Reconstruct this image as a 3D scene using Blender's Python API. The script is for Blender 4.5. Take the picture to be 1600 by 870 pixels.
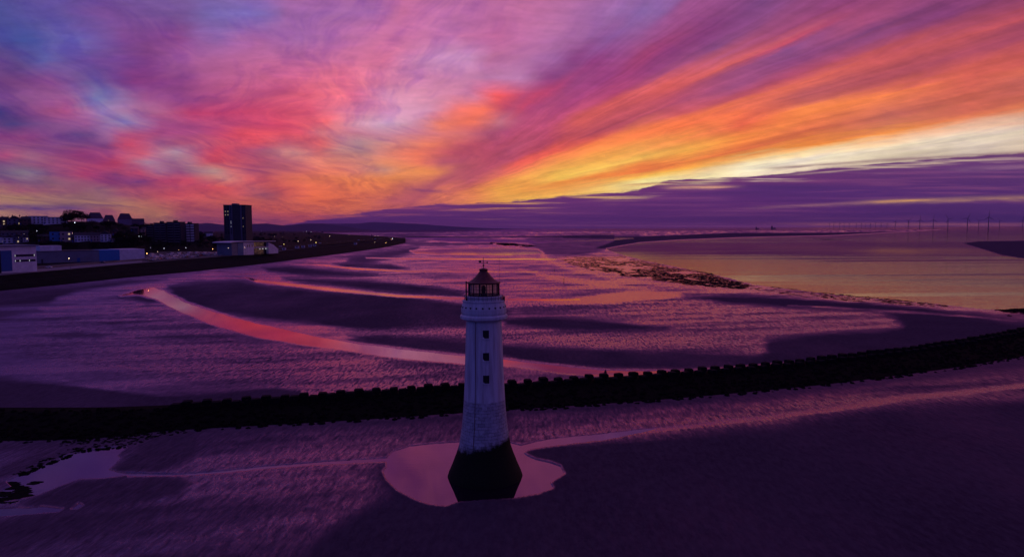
import bpy, bmesh, math, random
import numpy as np
from mathutils import Vector, Matrix
for o in list(bpy.data.objects): bpy.data.objects.remove(o)
R = math.radians
S = bpy.context.scene
COL = S.collection
rng = np.random.default_rng(7)
random.seed(7)

# ---------------------------------------------------------------- camera
CAMZ, PITCH, FPX, ROLL = 33.5, R(4.17), 1067.0, R(.30)
cam_d = bpy.data.cameras.new('camera')
cam = bpy.data.objects.new('camera', cam_d); COL.objects.link(cam)
cam.location = (0, 0, CAMZ); cam.rotation_euler = (Matrix.Rotation(R(90) - PITCH, 3, 'X') @ Matrix.Rotation(-ROLL, 3, 'Z')).to_euler()
cam_d.sensor_width = 36; cam_d.lens = 36 * FPX / 1600
cam_d.clip_start = 0.5; cam_d.clip_end = 200000
S.camera = cam
S.view_settings.view_transform = 'Standard'; S.view_settings.look = 'None'
S.view_settings.gamma = 1; S.view_settings.exposure = 0

CP, SP = math.cos(PITCH), math.sin(PITCH); CR, SR = math.cos(ROLL), math.sin(ROLL)
def ray(px, py):
    u = (px - 800) / FPX; v = -(py - 435) / FPX
    u, v = u * CR + v * SR, -u * SR + v * CR
    return (u, CP + v * SP, -SP + v * CP)
def gnd(px, py, z=0.0):
    d = ray(px, py); t = (z - CAMZ) / d[2]
    return (d[0] * t, d[1] * t, z)
def proj(x, y, z):
    z = z - CAMZ; d = y * CP - z * SP; v = (y * SP + z * CP) / d; u = x / d; u, v = u * CR - v * SR, u * SR + v * CR
    return 800 + FPX * u, 435 - FPX * v
def at(px, py, Y):
    d = ray(px, py); t = Y / d[1]
    return (d[0] * t, Y, CAMZ + d[2] * t)
def lin(h):
    if isinstance(h, str):
        c = [int(h[i:i + 2], 16) / 255 for i in (0, 2, 4)]
    else: c = h
    return tuple(x / 12.92 if x < .04045 else ((x + .055) / 1.055) ** 2.4 for x in c)

# ---------------------------------------------------------------- node helper
class N:
    def __init__(s, tree): s.t = tree
    def new(s, ty, **kw):
        n = s.t.nodes.new(ty)
        for k, v in kw.items(): setattr(n, k, v)
        return n
    def put(s, sock, v):
        if isinstance(v, (int, float)): sock.default_value = v
        elif isinstance(v, (tuple, list)):
            sock.default_value = tuple(v) if len(v) != 3 or sock.type != 'RGBA' else tuple(v) + (1,)
        else: s.t.links.new(v, sock)
    def m(s, op, a, b=0.0, c=0.0, clamp=False):
        n = s.new('ShaderNodeMath', operation=op, use_clamp=clamp)
        s.put(n.inputs[0], a); s.put(n.inputs[1], b)
        if op in ('MULTIPLY_ADD', 'COMPARE', 'SMOOTH_MIN', 'SMOOTH_MAX', 'WRAP'): s.put(n.inputs[2], c)
        return n.outputs[0]
    def mr(s, v, a, b, c=0.0, d=1.0, smooth=False):
        n = s.new('ShaderNodeMapRange', interpolation_type='SMOOTHSTEP' if smooth else 'LINEAR')
        for i, x in enumerate((v, a, b, c, d)): s.put(n.inputs[i], x)
        return n.outputs[0]
    def xyz(s, a, b, c=0.0):
        n = s.new('ShaderNodeCombineXYZ'); s.put(n.inputs[0], a); s.put(n.inputs[1], b); s.put(n.inputs[2], c)
        return n.outputs[0]
    def noise(s, vec, scale=5, detail=4, rough=.55, dist=0.0, dim='3D', lac=2.0):
        n = s.new('ShaderNodeTexNoise', noise_dimensions=dim)
        if vec is not None: s.put(n.inputs['Vector'], vec)
        n.inputs['Scale'].default_value = scale; n.inputs['Detail'].default_value = detail
        n.inputs['Roughness'].default_value = rough; n.inputs['Distortion'].default_value = dist
        n.inputs['Lacunarity'].default_value = lac
        return n.outputs[0]
    def mix(s, f, a, b, mode='MIX'):
        n = s.new('ShaderNodeMix', data_type='RGBA', blend_type=mode)
        s.put(n.inputs[0], f); s.put(n.inputs[6], a); s.put(n.inputs[7], b)
        return n.outputs[2]
    def ramp(s, v, stops, interp='LINEAR'):
        n = s.new('ShaderNodeValToRGB'); r = n.color_ramp; r.interpolation = interp
        while len(r.elements) < len(stops): r.elements.new(1.0)
        for e, (p, c) in zip(r.elements, stops): e.position = p
        for e, (p, c) in zip(r.elements, stops): e.color = tuple(c) + (1,)
        s.put(n.inputs[0], v)
        return n.outputs[0]

# ---------------------------------------------------------------- sky colours (x, y in the photograph, sRGB)
SKY = """0,0,4a4a90;0,50,3a4a90;20,60,404f98;60,0,5a5098;100,60,6660a8;115,65,6c68b0;0,90,5a4585;50,75,4c5098;60,95,5a5ca0;0,110,6c4080
100,100,70589c;150,0,6c549c;200,0,704e98;200,40,7a4a8c;200,70,804688;150,60,7058a0;250,20,70508f;250,60,8a4686;300,0,6862a8;350,10,7068b0
350,60,8a60a4;395,0,7864a8;390,40,8068aa;395,80,b8508a;250,110,8a4480;270,150,844080;200,110,8c4488;300,100,a25a96;350,100,a86098;390,110,b8609a
230,130,96407e;300,150,9a3f78;330,160,b03c70;300,175,b83c68;390,150,c06090;395,175,d0486a;150,110,7458a0;120,120,6a5498;0,135,6a3c78;50,130,8a4a88
90,130,8a4a88;150,140,6468a4;170,160,7888b8;215,165,b868a0;240,170,b06090;120,160,a05890;50,165,984c88;0,150,7a4888;0,178,383878;100,175,b05080
405,30,7c68b0;450,20,9c62a0;500,30,a068a4;550,10,a068a8;580,30,b06ea8;600,0,b066a0;630,10,c86c98;660,10,cc6a94;680,15,c070a4;700,10,bc72a8
740,10,b46ea6;790,10,b8689c;450,60,a86aa6;470,80,b474ac;430,75,b46098;500,60,b86ea2;550,60,c072a4;600,60,cc72a0;620,75,cc648c;650,45,cc6690
700,60,c074a4;750,50,c06ca4;790,50,c86c98;790,80,c06a96;400,100,b06098;450,100,cc6c94;500,100,d47898;550,90,d8789c;600,90,dc7498;650,100,cc88b4
680,90,cc90bc;700,100,c890bc;740,110,cc88b0;780,110,c080ac;620,110,dc8cb0;400,140,b85c8c;430,150,d05a80;460,130,d86888;500,130,e06c88;550,130,ec748c
600,130,e87c94;650,130,d488b0;670,145,c890b8;700,140,d088b0;740,140,cc84ac;780,130,cc7ca0;405,170,c84470;450,160,e05070;500,160,ec6478;550,155,f87888
600,165,e88498;620,160,dc9cbc;635,165,d8a4c4;660,165,c890b4;700,160,cc7898;720,175,f07060;745,172,ff7858;770,155,ff6c58;790,145,f84c50;790,165,9c3c70
805,20,c4709c;850,20,c070a0;820,60,c06c9c;800,90,b8689c;850,60,b870a4;900,10,a86ca4;900,50,a068a4;880,80,a468a4;950,30,946aa8;1000,20,8864a4
1050,10,8a64a4;1000,40,8c609c;950,60,945c9c;1050,30,985a90;1080,5,a05088;1100,20,985090;1150,10,8a4a84;1195,5,7a4480;1195,20,80487f;1130,50,904a80
1160,40,804680;1195,45,904a78;1000,70,8c4c88;1050,60,9a4880;900,75,9c5c98;900,88,883c78;940,85,903c78;960,90,9c4884;880,110,803c78;920,110,84407a
860,120,904080;830,140,8c4c80;850,110,b074a8;820,115,b07aac;800,120,b87ca8;1000,90,984080;1050,80,8c3c78;1090,62,843a74;990,105,a84070;1000,120,b04068
960,130,b04070;1040,95,984080;1100,80,8c447c;1150,60,844880;1120,90,b85070;1150,80,c05068;1195,75,d06060;1195,90,8a4880;1070,110,c85868;1050,130,e06058
1090,120,d86058;1000,145,d86060;960,165,e06060;900,160,b44878;850,160,a84878;850,150,bc4068;800,155,d84868;805,175,e84050;830,170,b04470;900,175,c85468
940,175,e46458;1050,160,b04c68;1100,140,b05070;1150,110,a04c74;1195,120,984c74;1195,135,b85068;1100,165,b04868;1150,150,c05060;1190,150,f07850;1180,170,ff7c50
1120,175,d86058;1205,10,80447c;1250,10,884078;1300,10,843a70;1350,5,944878;1400,5,904878;1450,5,8c4470;1500,10,7c3e70;1550,10,7a386c;1595,5,7a3868
1210,60,a04870;1210,75,d04c68;1250,55,a84870;1300,30,984874;1340,35,a84c74;1400,28,7a4878;1300,50,7c467c;1250,70,7c4a7e;1210,95,84487c;1210,110,904478
1350,45,7c447c;1400,50,803a6c;1300,70,80407a;1250,90,8c4478;1300,85,a04870;1350,70,904070;1400,60,984068;1450,40,7c386c;1450,50,b04c64;1500,30,903c64
1500,50,c05058;1550,20,843868;1550,40,c45058;1595,20,b84858;1595,30,c44c58;1595,45,a84c60;1210,130,b84c6c;1250,110,b84c6c;1250,125,e46858;1205,150,f07458
1300,105,d86058;1350,90,c45860;1400,80,cc5858;1400,95,b85460;1450,70,c85c58;1550,70,ac4c60;1595,70,b04858;1550,95,b44c54;1500,90,b04c60;1450,100,b04c60
1300,120,d06058;1350,115,c05858;1300,135,b85460;1250,150,b85860;1350,130,a84c5c;1400,125,bc5058;1450,125,e86850;1500,120,d06050;1400,145,f07850;1350,155,ff8848
1300,165,ff9048;1250,175,ff8c48;1300,150,c05c58;1500,140,c86058;1550,115,d86050;1595,108,e07850;1595,90,b84c50;1550,130,b86068;1595,130,a85868;1450,150,d86c54
1400,165,d46c58;1450,165,c06860;1500,160,c0605c;1550,150,cc6858;1595,140,dc7050;1595,155,ac5058;1595,170,e88050;1550,175,d87048;1500,175,c46050;1350,175,d06858
10,185,383878;50,200,504080;100,205,5c4684;130,215,5c4080;150,220,70407c;75,190,905090;130,190,a85890;175,185,9098c0;180,195,8878a8;165,205,8c74a8
210,185,c078a8;250,190,b05080;300,190,a84878;350,190,c04470;395,190,e05068;0,210,883f78;50,220,984480;100,225,8a4480;0,235,8c4478;150,235,9c4880
200,215,d04c6c;225,235,e84c60;230,220,804078;260,215,a04478;300,230,a8507c;265,245,a88098;280,243,b898a8;350,240,e04c60;350,260,e85058;390,220,ec505c
20,250,c04a70;50,255,b04874;40,245,a06c88;100,250,a04878;150,255,b04470;0,262,604078;30,265,706080;200,262,e04c60;150,270,c84868;240,262,a08098
280,268,904c80;330,275,b89890;350,275,bca090;300,262,a06080;35,270,9c9098;60,268,605078;10,280,685880;50,285,907880;90,285,807080;100,275,8c4478
0,290,9a4470;30,292,a84870;60,292,b04c70;110,292,a05068;150,288,985080;200,278,704078;220,285,6c4078;180,285,9c4470;250,285,c84c68;300,285,d04c60
350,290,f05c54;300,300,d85860;390,285,dc5860;0,300,b88868;30,305,c09468;75,302,b88870;100,305,a87070;150,295,a88070;50,315,bc9070;100,315,a07868
150,312,c09068;180,318,c89068;150,305,7c4878;200,300,b85868;250,300,e0585c;0,326,c89070;60,330,b87878;110,330,a06070;170,330,a05068;200,325,d08860
240,333,d89060;250,315,b05868;280,325,c86060;300,325,d05c5c;260,322,e07858;300,340,b85868;350,330,c85c60;340,315,d06058;200,338,d87c60
405,190,d84868;450,200,e85068;500,190,ec5c6c;540,200,f06c70;580,190,d89cb0;610,190,d8b4c8;600,200,e0a8b8;600,212,b07898;580,217,c8708c;560,210,e07888
640,190,c88cb0;650,210,d87880;680,200,ec7c70;700,190,f48060;730,185,ff8c58;750,181,f85c48;790,185,c08090;750,200,c85c68;780,200,b05474;790,230,b04864
700,220,c85c68;740,230,b84c64;720,240,c05060;440,230,cc6070;420,250,9c4c78;440,250,a86078;500,225,ec6464;540,220,dc8080;560,228,988898;575,225,c0a0a0
600,225,d09088;620,225,f09078;560,238,9c7880;600,240,e06c6c;650,220,f88c60;640,235,fc8058;680,230,fc7454;500,245,f07464;530,245,d89888;470,245,d89c90
400,270,a85070;430,265,c86068;460,265,f07860;500,260,f88468;550,260,f08868;590,265,b88880;600,255,f89468;650,260,f87858;640,270,f89858;670,267,fc9850
682,272,ffa050;700,250,b85068;690,255,a84c70;720,270,b85468;750,260,b44c64;790,250,b84c68;410,290,d85858;410,302,985868;425,305,a85868;450,280,f07858
500,290,fc7850;550,290,fc8450;600,290,fc8c50;630,285,fc9850;650,279,fc9448;665,288,a85068;600,305,f07c50;550,310,f47c4c;500,310,f87448;450,310,f86c50
410,325,d86850;450,325,e86c4c;500,325,ec7050;540,312,e87850;600,320,e07058;620,313,c05c68;650,300,b85868;700,285,b85464;740,285,b85468;790,270,f07860
790,285,ff9448;750,278,c46060;765,290,e88450;730,292,c86058;705,300,f0805c;760,300,fcb048;790,300,ffb048;740,300,f88c50;560,325,f07850;500,338,d86058
450,335,e06058;420,343,c05868;560,340,f07850;805,200,c05078;850,200,b84c6c;800,230,b04c68;850,225,b84860;900,200,d05460;920,195,e05c58;880,215,b84860;950,200,b04c60
980,185,b85060;1000,190,cc5458;1020,195,f06850;950,210,d85450;900,225,e05850;860,240,f06050;830,250,ec5c50;800,262,e85c50;850,250,ff8850;900,235,ff8048
950,220,ff8448;1000,205,ff8848;1050,195,ff7c48;1100,190,ff7848;1190,190,e86048;1150,185,f46c4c;850,265,ffa850;900,255,ffa04c;1000,225,ff9c48;1100,205,ff8848
1190,200,fc8040;830,275,ffb450;900,265,ffb850;950,255,ffc058;1000,248,ffc458;1050,238,ffb850;1100,225,ffa040;1190,215,fc8c40;800,280,ff9c50;850,282,ffc850
900,272,ffd060;800,292,ffa848;850,295,ffa448;900,285,ff9840;950,275,fc8c3c;1000,260,f88440;1050,250,fc9040;1000,267,f07840;1100,245,f07840;1190,235,e47044
1150,235,e87040;1050,262,ff9c40;1100,258,ffb040;1190,243,ffb850;1000,275,ffc850;950,285,ffc850;900,295,ffc050;850,302,ffc450;1050,272,ffd870;1100,266,ffd880
1150,260,fff0b8;1190,250,fff4c8;1000,284,fff0a0;1150,270,fff0c0;1190,260,fff4d0;950,293,ffd070;1050,283,ffe8a0;1100,278,fff0b0;1205,190,f87c48;1205,210,ff9048;1250,190,f07048;1300,185,e06c4c
1300,200,e87048;1350,190,c86050;1400,185,b8605c;1400,195,cc6050;1450,185,c05c58;1500,185,d86c50;1220,225,e07048;1250,215,d86848;1300,210,d86c48;1350,205,e07848
1205,235,fc9c40;1250,228,fc9038;1300,222,fc9c38;1350,215,f89840;1400,205,f89840;1450,197,f08c48;1500,190,f0884c;1550,184,e87c50;1595,182,f09858;1205,247,ffd880
1250,238,ffe0a0;1300,232,ffe0a0;1350,222,f8d098;1400,214,fcc898;1450,206,f8c8a0;1500,200,f4c0a0;1595,188,e8d0b0;1250,250,fff4d8;1300,243,fff4d0;1400,230,fce8c8
1500,215,ecdcc0;1595,200,dcd0c0;1595,230,d8c8b0;1500,235,e4dcc0;1400,242,dcccb0;1450,240,e8dcc0;1300,256,fff0c8;1200,270,fff0c0;1400,252,e8d8b8;1595,245,d0c0b0
0,-200,404890;400,-200,7060a0;800,-200,b0689c;1200,-200,84447c;1600,-200,683464;0,-500,303c80;400,-500,584c90;800,-500,84508c;1200,-500,683c74;1600,-500,4c2c5c
-150,0,384488;-150,100,483878;-150,200,603870;-150,300,a07060;1750,0,703060;1750,60,a84450;1750,120,b85850;1750,160,d87850;1750,185,d0c0b0;1750,230,c8b8a8"""
VPX, VPY = 620.0, 334.0
def ab(px, py):
    d = ray(px, py); return FPX * d[0] / d[1], FPX * d[2] / d[1]
VA, VB = ab(VPX, VPY)
smp = []
for tok in SKY.replace('\n', ';').split(';'):
    a_, b_, h_ = tok.split(',')
    smp.append(ab(float(a_), float(b_)) + lin(h_))
smp = np.array(smp)
def sky_at(a, b):
    ra, rb = a - VA, b - VB; r = math.hypot(ra, rb) + 1e-6
    er = (ra / r, rb / r); et = (-er[1], er[0])
    da, db = smp[:, 0] - a, smp[:, 1] - b
    dr = da * er[0] + db * er[1]; dt = da * et[0] + db * et[1]
    right = min(max((a + 60) / 140, 0), 1)
    sr = 68; st = 6.5
    grow = 1 + max(0, r - 1000) / 500 + max(0, b - 380) / 120
    d2 = right * ((dr / (sr * grow)) ** 2 + (dt / (st * grow)) ** 2) + (1 - right) * ((da / (38 * grow)) ** 2 + (db / (15 * grow)) ** 2)
    w = 1 / (.25 + d2) ** 3
    return (smp[:, 2:] * w[:, None]).sum(0) / w.sum()

def build_world():
    W = bpy.data.worlds.new('World'); S.world = W; W.use_nodes = True
    t = W.node_tree; t.nodes.clear(); n = N(t)
    tc = n.new('ShaderNodeTexCoord')
    nv = n.new('ShaderNodeVectorMath', operation='NORMALIZE'); n.put(nv.inputs[0], tc.outputs['Generated'])
    sp = n.new('ShaderNodeSeparateXYZ'); n.put(sp.inputs[0], nv.outputs[0])
    x, y, z = sp.outputs
    yy = n.m('MAXIMUM', y, .06)
    a0 = n.m('DIVIDE', x, yy); b0 = n.m('DIVIDE', n.m('MAXIMUM', z, -.02), yy)     # cloud lookup on a vertical plane ahead
    # ragged cloud warp
    w1 = n.noise(n.xyz(n.m('MULTIPLY', a0, 5), n.m('MULTIPLY', b0, 17)), 1, 6, .62)
    w2 = n.noise(n.xyz(n.m('MULTIPLY', a0, 4.3), n.m('MULTIPLY', b0, 14), 7.3), 1, 6, .62)
    k = n.mr(b0, 0, .12, .35, 1)
    kl = n.mr(a0, -.1, .12, 1, .3)
    k = n.m('MULTIPLY', k, kl)
    a1 = n.m('MULTIPLY_ADD', n.m('MULTIPLY', n.m('SUBTRACT', w1, .5), k), .09, a0)
    b1 = n.m('MULTIPLY_ADD', n.m('MULTIPLY', n.m('SUBTRACT', w2, .5), k), .030, b0)
    ra = n.m('SUBTRACT', n.m('MULTIPLY', a1, FPX), VA); rb = n.m('SUBTRACT', n.m('MULTIPLY', b1, FPX), VB)
    rho = n.m('SQRT', n.m('ADD', n.m('MULTIPLY', ra, ra), n.m('MULTIPLY', rb, rb)))
    phi = n.m('ARCTAN2', n.m('MAXIMUM', rb, 0), ra)                    # 0..pi
    pn = n.m('DIVIDE', phi, math.pi)
    # streaks that run away to the vanishing point
    lr = n.m('LOGARITHM', n.m('ADD', rho, 60), math.e)
    s1 = n.noise(n.xyz(n.m('MULTIPLY', pn, 55), n.m('MULTIPLY', lr, 1.5)), 1, 5, .6, .4)
    s2 = n.noise(n.xyz(n.m('MULTIPLY', pn, 240), n.m('MULTIPLY', lr, 2.6), 3.1), 1, 4, .6, .3)
    rgt = n.mr(pn, .14, .30, 1, 0, smooth=True)
    pn2 = n.m('MULTIPLY_ADD', n.m('SUBTRACT', s1, .5), n.m('MULTIPLY', rgt, .020), pn)
    pn2 = n.m('MULTIPLY_ADD', n.m('SUBTRACT', s2, .5), n.m('MULTIPLY', rgt, .006), pn2)
    rings = [30, 75, 120, 165, 210, 260, 320, 385, 460, 550, 650, 770, 900, 1100]
    out = None; prev = None
    for r_ in rings:
        ph = np.linspace(0, math.pi, 721)
        cols = np.array([sky_at(VA + r_ * math.cos(p), VB + r_ * math.sin(p)) for p in ph])
        idx = [0, 720]
        while len(idx) < 31:
            idx.sort()
            app = np.stack([np.interp(ph, ph[idx], cols[idx, c]) for c in range(3)], 1)
            e = np.abs(app ** .45 - cols ** .45).sum(1); e[idx] = 0
            idx.append(int(e.argmax()))
        idx.sort()
        c_ = n.ramp(pn2, [(ph[i] / math.pi, cols[i]) for i in idx])
        if out is None: out = c_
        else: out = n.mix(n.mr(rho, prev, r_), out, c_)
        prev = r_
    # away from the streaks the cloud lies in level sheets
    levels = [352, 343, 334, 325, 314, 303, 292, 281, 268, 254, 240, 225, 208, 190, 170, 148, 122, 92, 58, 20, -60, -220, -460]
    PA0, PA1 = -1100.0, 1000.0
    ax = np.linspace(PA0, PA1, 381); pa = n.mr(n.m('MULTIPLY', a1, FPX), PA0, PA1); bb = n.m('MULTIPLY', b1, FPX)
    out2 = None; prev = None
    for lv in levels:
        bl_ = ab(800, lv)[1]; cols = []
        for a_ in ax:
            g_ = 1 + max(0, bl_ - 380) / 120 + max(0, -a_ - 820) / 200
            sh_ = (smp[:, 1] - bl_) + (smp[:, 0] - a_) * np.interp(a_, [-900, VA - 60, VA + 120, 300, 1000], [.24, .20, -.22, -.42, -.38]); d2 = ((smp[:, 0] - a_) / (40 * g_)) ** 2 + (sh_ / (11 * g_)) ** 2
            w_ = 1 / (.8 + d2) ** 3; cols.append((smp[:, 2:] * w_[:, None]).sum(0) / w_.sum())
        cols = np.array(cols); idx = [0, 380]
        while len(idx) < 31:
            idx.sort()
            app = np.stack([np.interp(ax, ax[idx], cols[idx, c]) for c in range(3)], 1)
            e = np.abs(app ** .45 - cols ** .45).sum(1); e[idx] = 0
            idx.append(int(e.argmax()))
        idx.sort()
        c_ = n.ramp(pa, [((ax[i] - PA0) / (PA1 - PA0), cols[i]) for i in idx])
        out2 = c_ if out2 is None else n.mix(n.mr(bb, prev, bl_), out2, c_)
        prev = bl_
    out = n.mix(n.mr(pn, .17, .25, smooth=True), out, out2)
    # fine texture: strands of thicker and thinner cloud
    d1 = n.mr(s2, .3, .7, .86, 1.15); d2 = n.mr(s1, .3, .7, .90, 1.10)
    d3 = n.mr(n.noise(n.xyz(n.m('MULTIPLY', a1, 22), n.m('MULTIPLY', b1, 80)), 1, 5, .6), .3, .7, .9, 1.1)
    d12 = n.m('MULTIPLY_ADD', n.m('SUBTRACT', n.m('MULTIPLY', d1, d2), 1), rgt, 1)
    s4 = n.noise(n.xyz(n.m('MULTIPLY', a1, 7), n.m('MULTIPLY', b1, 20), 2.2), 1, 7, .62, .5)
    d4 = n.m('MULTIPLY_ADD', n.m('SUBTRACT', s4, .5), n.m('MULTIPLY', n.m('SUBTRACT', 1, rgt), .4), 1)
    dd = n.m('MULTIPLY', n.m('MULTIPLY', d12, d4), d3)
    g = n.new('ShaderNodeVectorMath', operation='SCALE'); n.put(g.inputs[0], out); n.put(g.inputs['Scale'], dd)
    hi = g.outputs[0]
    # wisps lying in the cloud layer, running to the same vanishing point
    bq = n.m('ADD', n.m('MAXIMUM', b0, 0), .055)
    cu_ = n.m('DIVIDE', n.m('SUBTRACT', a0, VA / FPX), bq); cv_ = n.m('DIVIDE', 1.0, bq)
    cw = n.noise(n.xyz(n.m('MULTIPLY', cu_, .5), n.m('MULTIPLY', cv_, .35), 5.0), 1, 3, .5)
    cu2 = n.m('MULTIPLY_ADD', cw, 2.2, cu_)
    q1 = n.noise(n.xyz(n.m('MULTIPLY', cu2, 2.6), n.m('MULTIPLY', cv_, .55)), 1, 9, .66, .35)
    q2 = n.noise(n.xyz(n.m('MULTIPLY', cu2, 6.5), n.m('MULTIPLY', cv_, 1.3), 4.0), 1, 8, .68, .5)
    q3 = n.noise(n.xyz(n.m('MULTIPLY_ADD', b0, 9, n.m('MULTIPLY', a0, 11)), n.m('MULTIPLY', b0, 52), 8.0), 1, 9, .72, .8)
    left = n.mr(pn, .28, .45, .45, 1)
    thick = n.mr(n.m('MULTIPLY_ADD', q2, .6, n.m('MULTIPLY', q1, .6)), .50, .74, 0, 1, smooth=True)
    hi = n.mix(n.m('MULTIPLY', n.m('MULTIPLY', thick, left), .85), hi, n.mix(1, hi, (.62, .56, .92), 'MULTIPLY'))
    thin = n.mr(n.m('MULTIPLY_ADD', q3, .7, n.m('MULTIPLY', q2, .5)), .58, .80, 0, 1, smooth=True)
    hi = n.mix(n.m('MULTIPLY', n.m('MULTIPLY', thin, left), .85), hi, n.mix(1, hi, (1.30, 1.30, 1.12), 'MULTIPLY'))
    # the low bank of purple stratus
    edge_px = [(-400, 352), (0, 352), (440, 352), (560, 333), (600, 327), (640, 323), (690, 318), (710, 317), (760, 318), (830, 311), (900, 305),
               (960, 301), (1000, 296), (1040, 283), (1100, 279), (1200, 274), (1300, 262), (1400, 253), (1500, 245), (1600, 239), (1900, 225), (2400, 215)]
    A0, A1 = -1.3, 1.6
    st = []
    for (ex, ey) in edge_px:
        a_, b_ = ab(ex, ey); st.append(((a_ / FPX - A0) / (A1 - A0), (b_ / FPX * 4,) * 3))
    en = n.noise(n.xyz(n.m('MULTIPLY', a0, 16), n.m('MULTIPLY', b0, 110)), 1, 7, .66)
    e_ = n.m('DIVIDE', n.ramp(n.mr(a0, A0, A1), st), 4)
    e_ = n.m('MULTIPLY_ADD', n.m('SUBTRACT', en, .5), n.mr(a0, .1, .5, .017, .008), e_)
    inb = n.mr(n.m('SUBTRACT', e_, b0), -.0008, .0016, smooth=True)
    sn = n.noise(n.xyz(n.m('MULTIPLY', a0, 4), n.m('MULTIPLY', b0, 130)), 1, 5, .6)
    bn = n.m('MULTIPLY_ADD', n.m('SUBTRACT', sn, .5), .05, b0)
    def bst(xp, ys): return [(min(max(ab(xp, yv)[1] / FPX / .13, 0), 1), lin(h)) for yv, h in ys]
    bl = n.ramp(n.m('DIVIDE', bn, .13), bst(800, [(354, '64306c'), (345, '642f70'), (330, '6c3470'), (318, '723672'), (300, '803a70')]))
    bm = n.ramp(n.m('DIVIDE', bn, .13), bst(1200, [(354, '6a346c'), (345, '5e2f6c'), (325, '5a2a6c'), (300, '522a70'), (285, '6a3270'), (270, '6c3470')]))
    br = n.ramp(n.m('DIVIDE', bn, .13), bst(1600, [(357, '68406c'), (348, '3c2c68'), (325, '40286c'), (300, '3e246c'), (280, '44286c'), (262, '563274'), (240, '5c3070')]))
    bank = n.mix(n.mr(a0, .0, .37), bl, bm); bank = n.mix(n.mr(a0, .37, .72), bank, br)
    bank = n.mix(n.mr(sn, .5, .72, 0, .55), bank, lin('94507e'))
    bank = n.mix(n.mr(sn, .5, .3, 0, .5), bank, lin('3c2462'))
    depth_ = n.m('SUBTRACT', e_, b0)
    gap = n.m('MULTIPLY', n.mr(sn, .50, .62, 0, .85, smooth=True), n.mr(depth_, 0, n.mr(a0, -.05, .35, .030, .016), 1, 0))
    inb = n.m('MULTIPLY', inb, n.m('SUBTRACT', 1, gap))
    hi = n.mix(inb, hi, bank)
    def streak(img, x0, y0, x1, y1, wid, fade, col, amt, ns=20, z0=0.0):
        p0, p1 = ab(x0, y0), ab(x1, y1); sl = (p1[1] - p0[1]) / (p1[0] - p0[0]); c0 = (p0[1] - sl * p0[0]) / FPX
        wn = n.noise(n.xyz(n.m('MULTIPLY', a0, ns), n.m('MULTIPLY', b0, ns * 9), z0), 1, 5, .6)
        dv = n.m('SUBTRACT', n.m('MULTIPLY_ADD', a0, -sl, b0), c0)
        dv = n.m('MULTIPLY_ADD', n.m('SUBTRACT', wn, .5), wid * 2.2, dv)
        q = n.m('DIVIDE', dv, wid); f_ = n.m('EXPONENT', n.m('MULTIPLY', n.m('MULTIPLY', q, q), -1))
        f_ = n.m('MULTIPLY', f_, n.mr(a0, p0[0] / FPX - fade, p0[0] / FPX + fade, smooth=True))
        f_ = n.m('MULTIPLY', f_, n.mr(a0, p1[0] / FPX - fade, p1[0] / FPX + fade, 1, 0, smooth=True))
        f_ = n.m('MULTIPLY', f_, n.mr(wn, .3, .6, .35, 1))
        return n.mix(n.m('MULTIPLY', f_, amt), img, lin(col))
    hi = streak(hi, 1200, 324, 1390, 315, .0022, .06, 'a06c78', .8, z0=1)
    hi = streak(hi, 1360, 316, 1660, 307, .0035, .06, 'b08070', .85, z0=2)
    hi = streak(hi, 1370, 315, 1450, 312.5, .0014, .03, 'e8a860', 1.0, z0=3)
    hi = streak(hi, 1510, 264, 1640, 259, .0035, .05, '8c6488', .8, z0=4)
    hi = streak(hi, 1050, 293, 1140, 292, .0022, .03, 'e8a888', .9, z0=5)
    hi = streak(hi, 980, 289, 1040, 288, .0016, .02, 'ffc880', .9, z0=5)
    hi = streak(hi, 1240, 350, 1700, 351, .0024, .08, 'b86870', .85, z0=6)
    hi = streak(hi, 800, 352, 1300, 354, .0014, .08, '8c4880', .7, z0=7)
    hi = streak(hi, 1200, 263, 1420, 248, .0022, .04, '84606c', .75, z0=8)
    hi = streak(hi, 1400, 250, 1650, 236, .0026, .05, '7c546c', .85, z0=9)
    hi = streak(hi, 1240, 273, 1560, 247, .0012, .05, 'c8a898', .7, z0=10)
    hi = streak(hi, -60, 323, 130, 325, .0042, .04, '523880', .95, z0=11)
    hi = streak(hi, 130, 319, 190, 322, .0016, .03, '6c4070', .8, z0=12)
    hi = streak(hi, 495, 339, 545, 336.5, .0022, .012, '883c6c', .9, z0=13)
    hi = streak(hi, 560, 332, 700, 325, .0028, .03, '74346e', .9, z0=14)
    hi = streak(hi, 640, 296, 700, 300, .0030, .02, '78386f', .6, z0=15)
    hi = streak(hi, 990, 288, 1110, 283, .0012, .03, '883c50', .6, z0=16)
    # sky overhead and behind the viewer, where dusk has turned blue
    side = n.mr(x, -.55, .35, 0, 1, smooth=True)
    bk = n.mix(side, (.003, .036, .29), (.058, .034, .225))
    bk = n.mix(n.mr(z, .1, .9), bk, (.068, .044, .20))
    hi = n.mix(n.mr(y, .1, .5, smooth=True), bk, hi)
    hi = n.mix(n.mr(z, -.12, -.02), (.02, .012, .03), hi)
    em = n.new('ShaderNodeBackground'); n.put(em.inputs[0], hi); em.inputs[1].default_value = 1.06
    nk = n.new('ShaderNodeTexSky', sky_type='NISHITA'); nk.sun_disc = False
    nk.sun_elevation = R(2); nk.sun_rotation = R(47); nk.air_density = 1.5; nk.dust_density = 2
    e2 = n.new('ShaderNodeBackground'); n.put(e2.inputs[0], nk.outputs[0]); e2.inputs[1].default_value = .004
    ad = n.new('ShaderNodeAddShader'); n.put(ad.inputs[0], em.outputs[0]); n.put(ad.inputs[1], e2.outputs[0])
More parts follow.
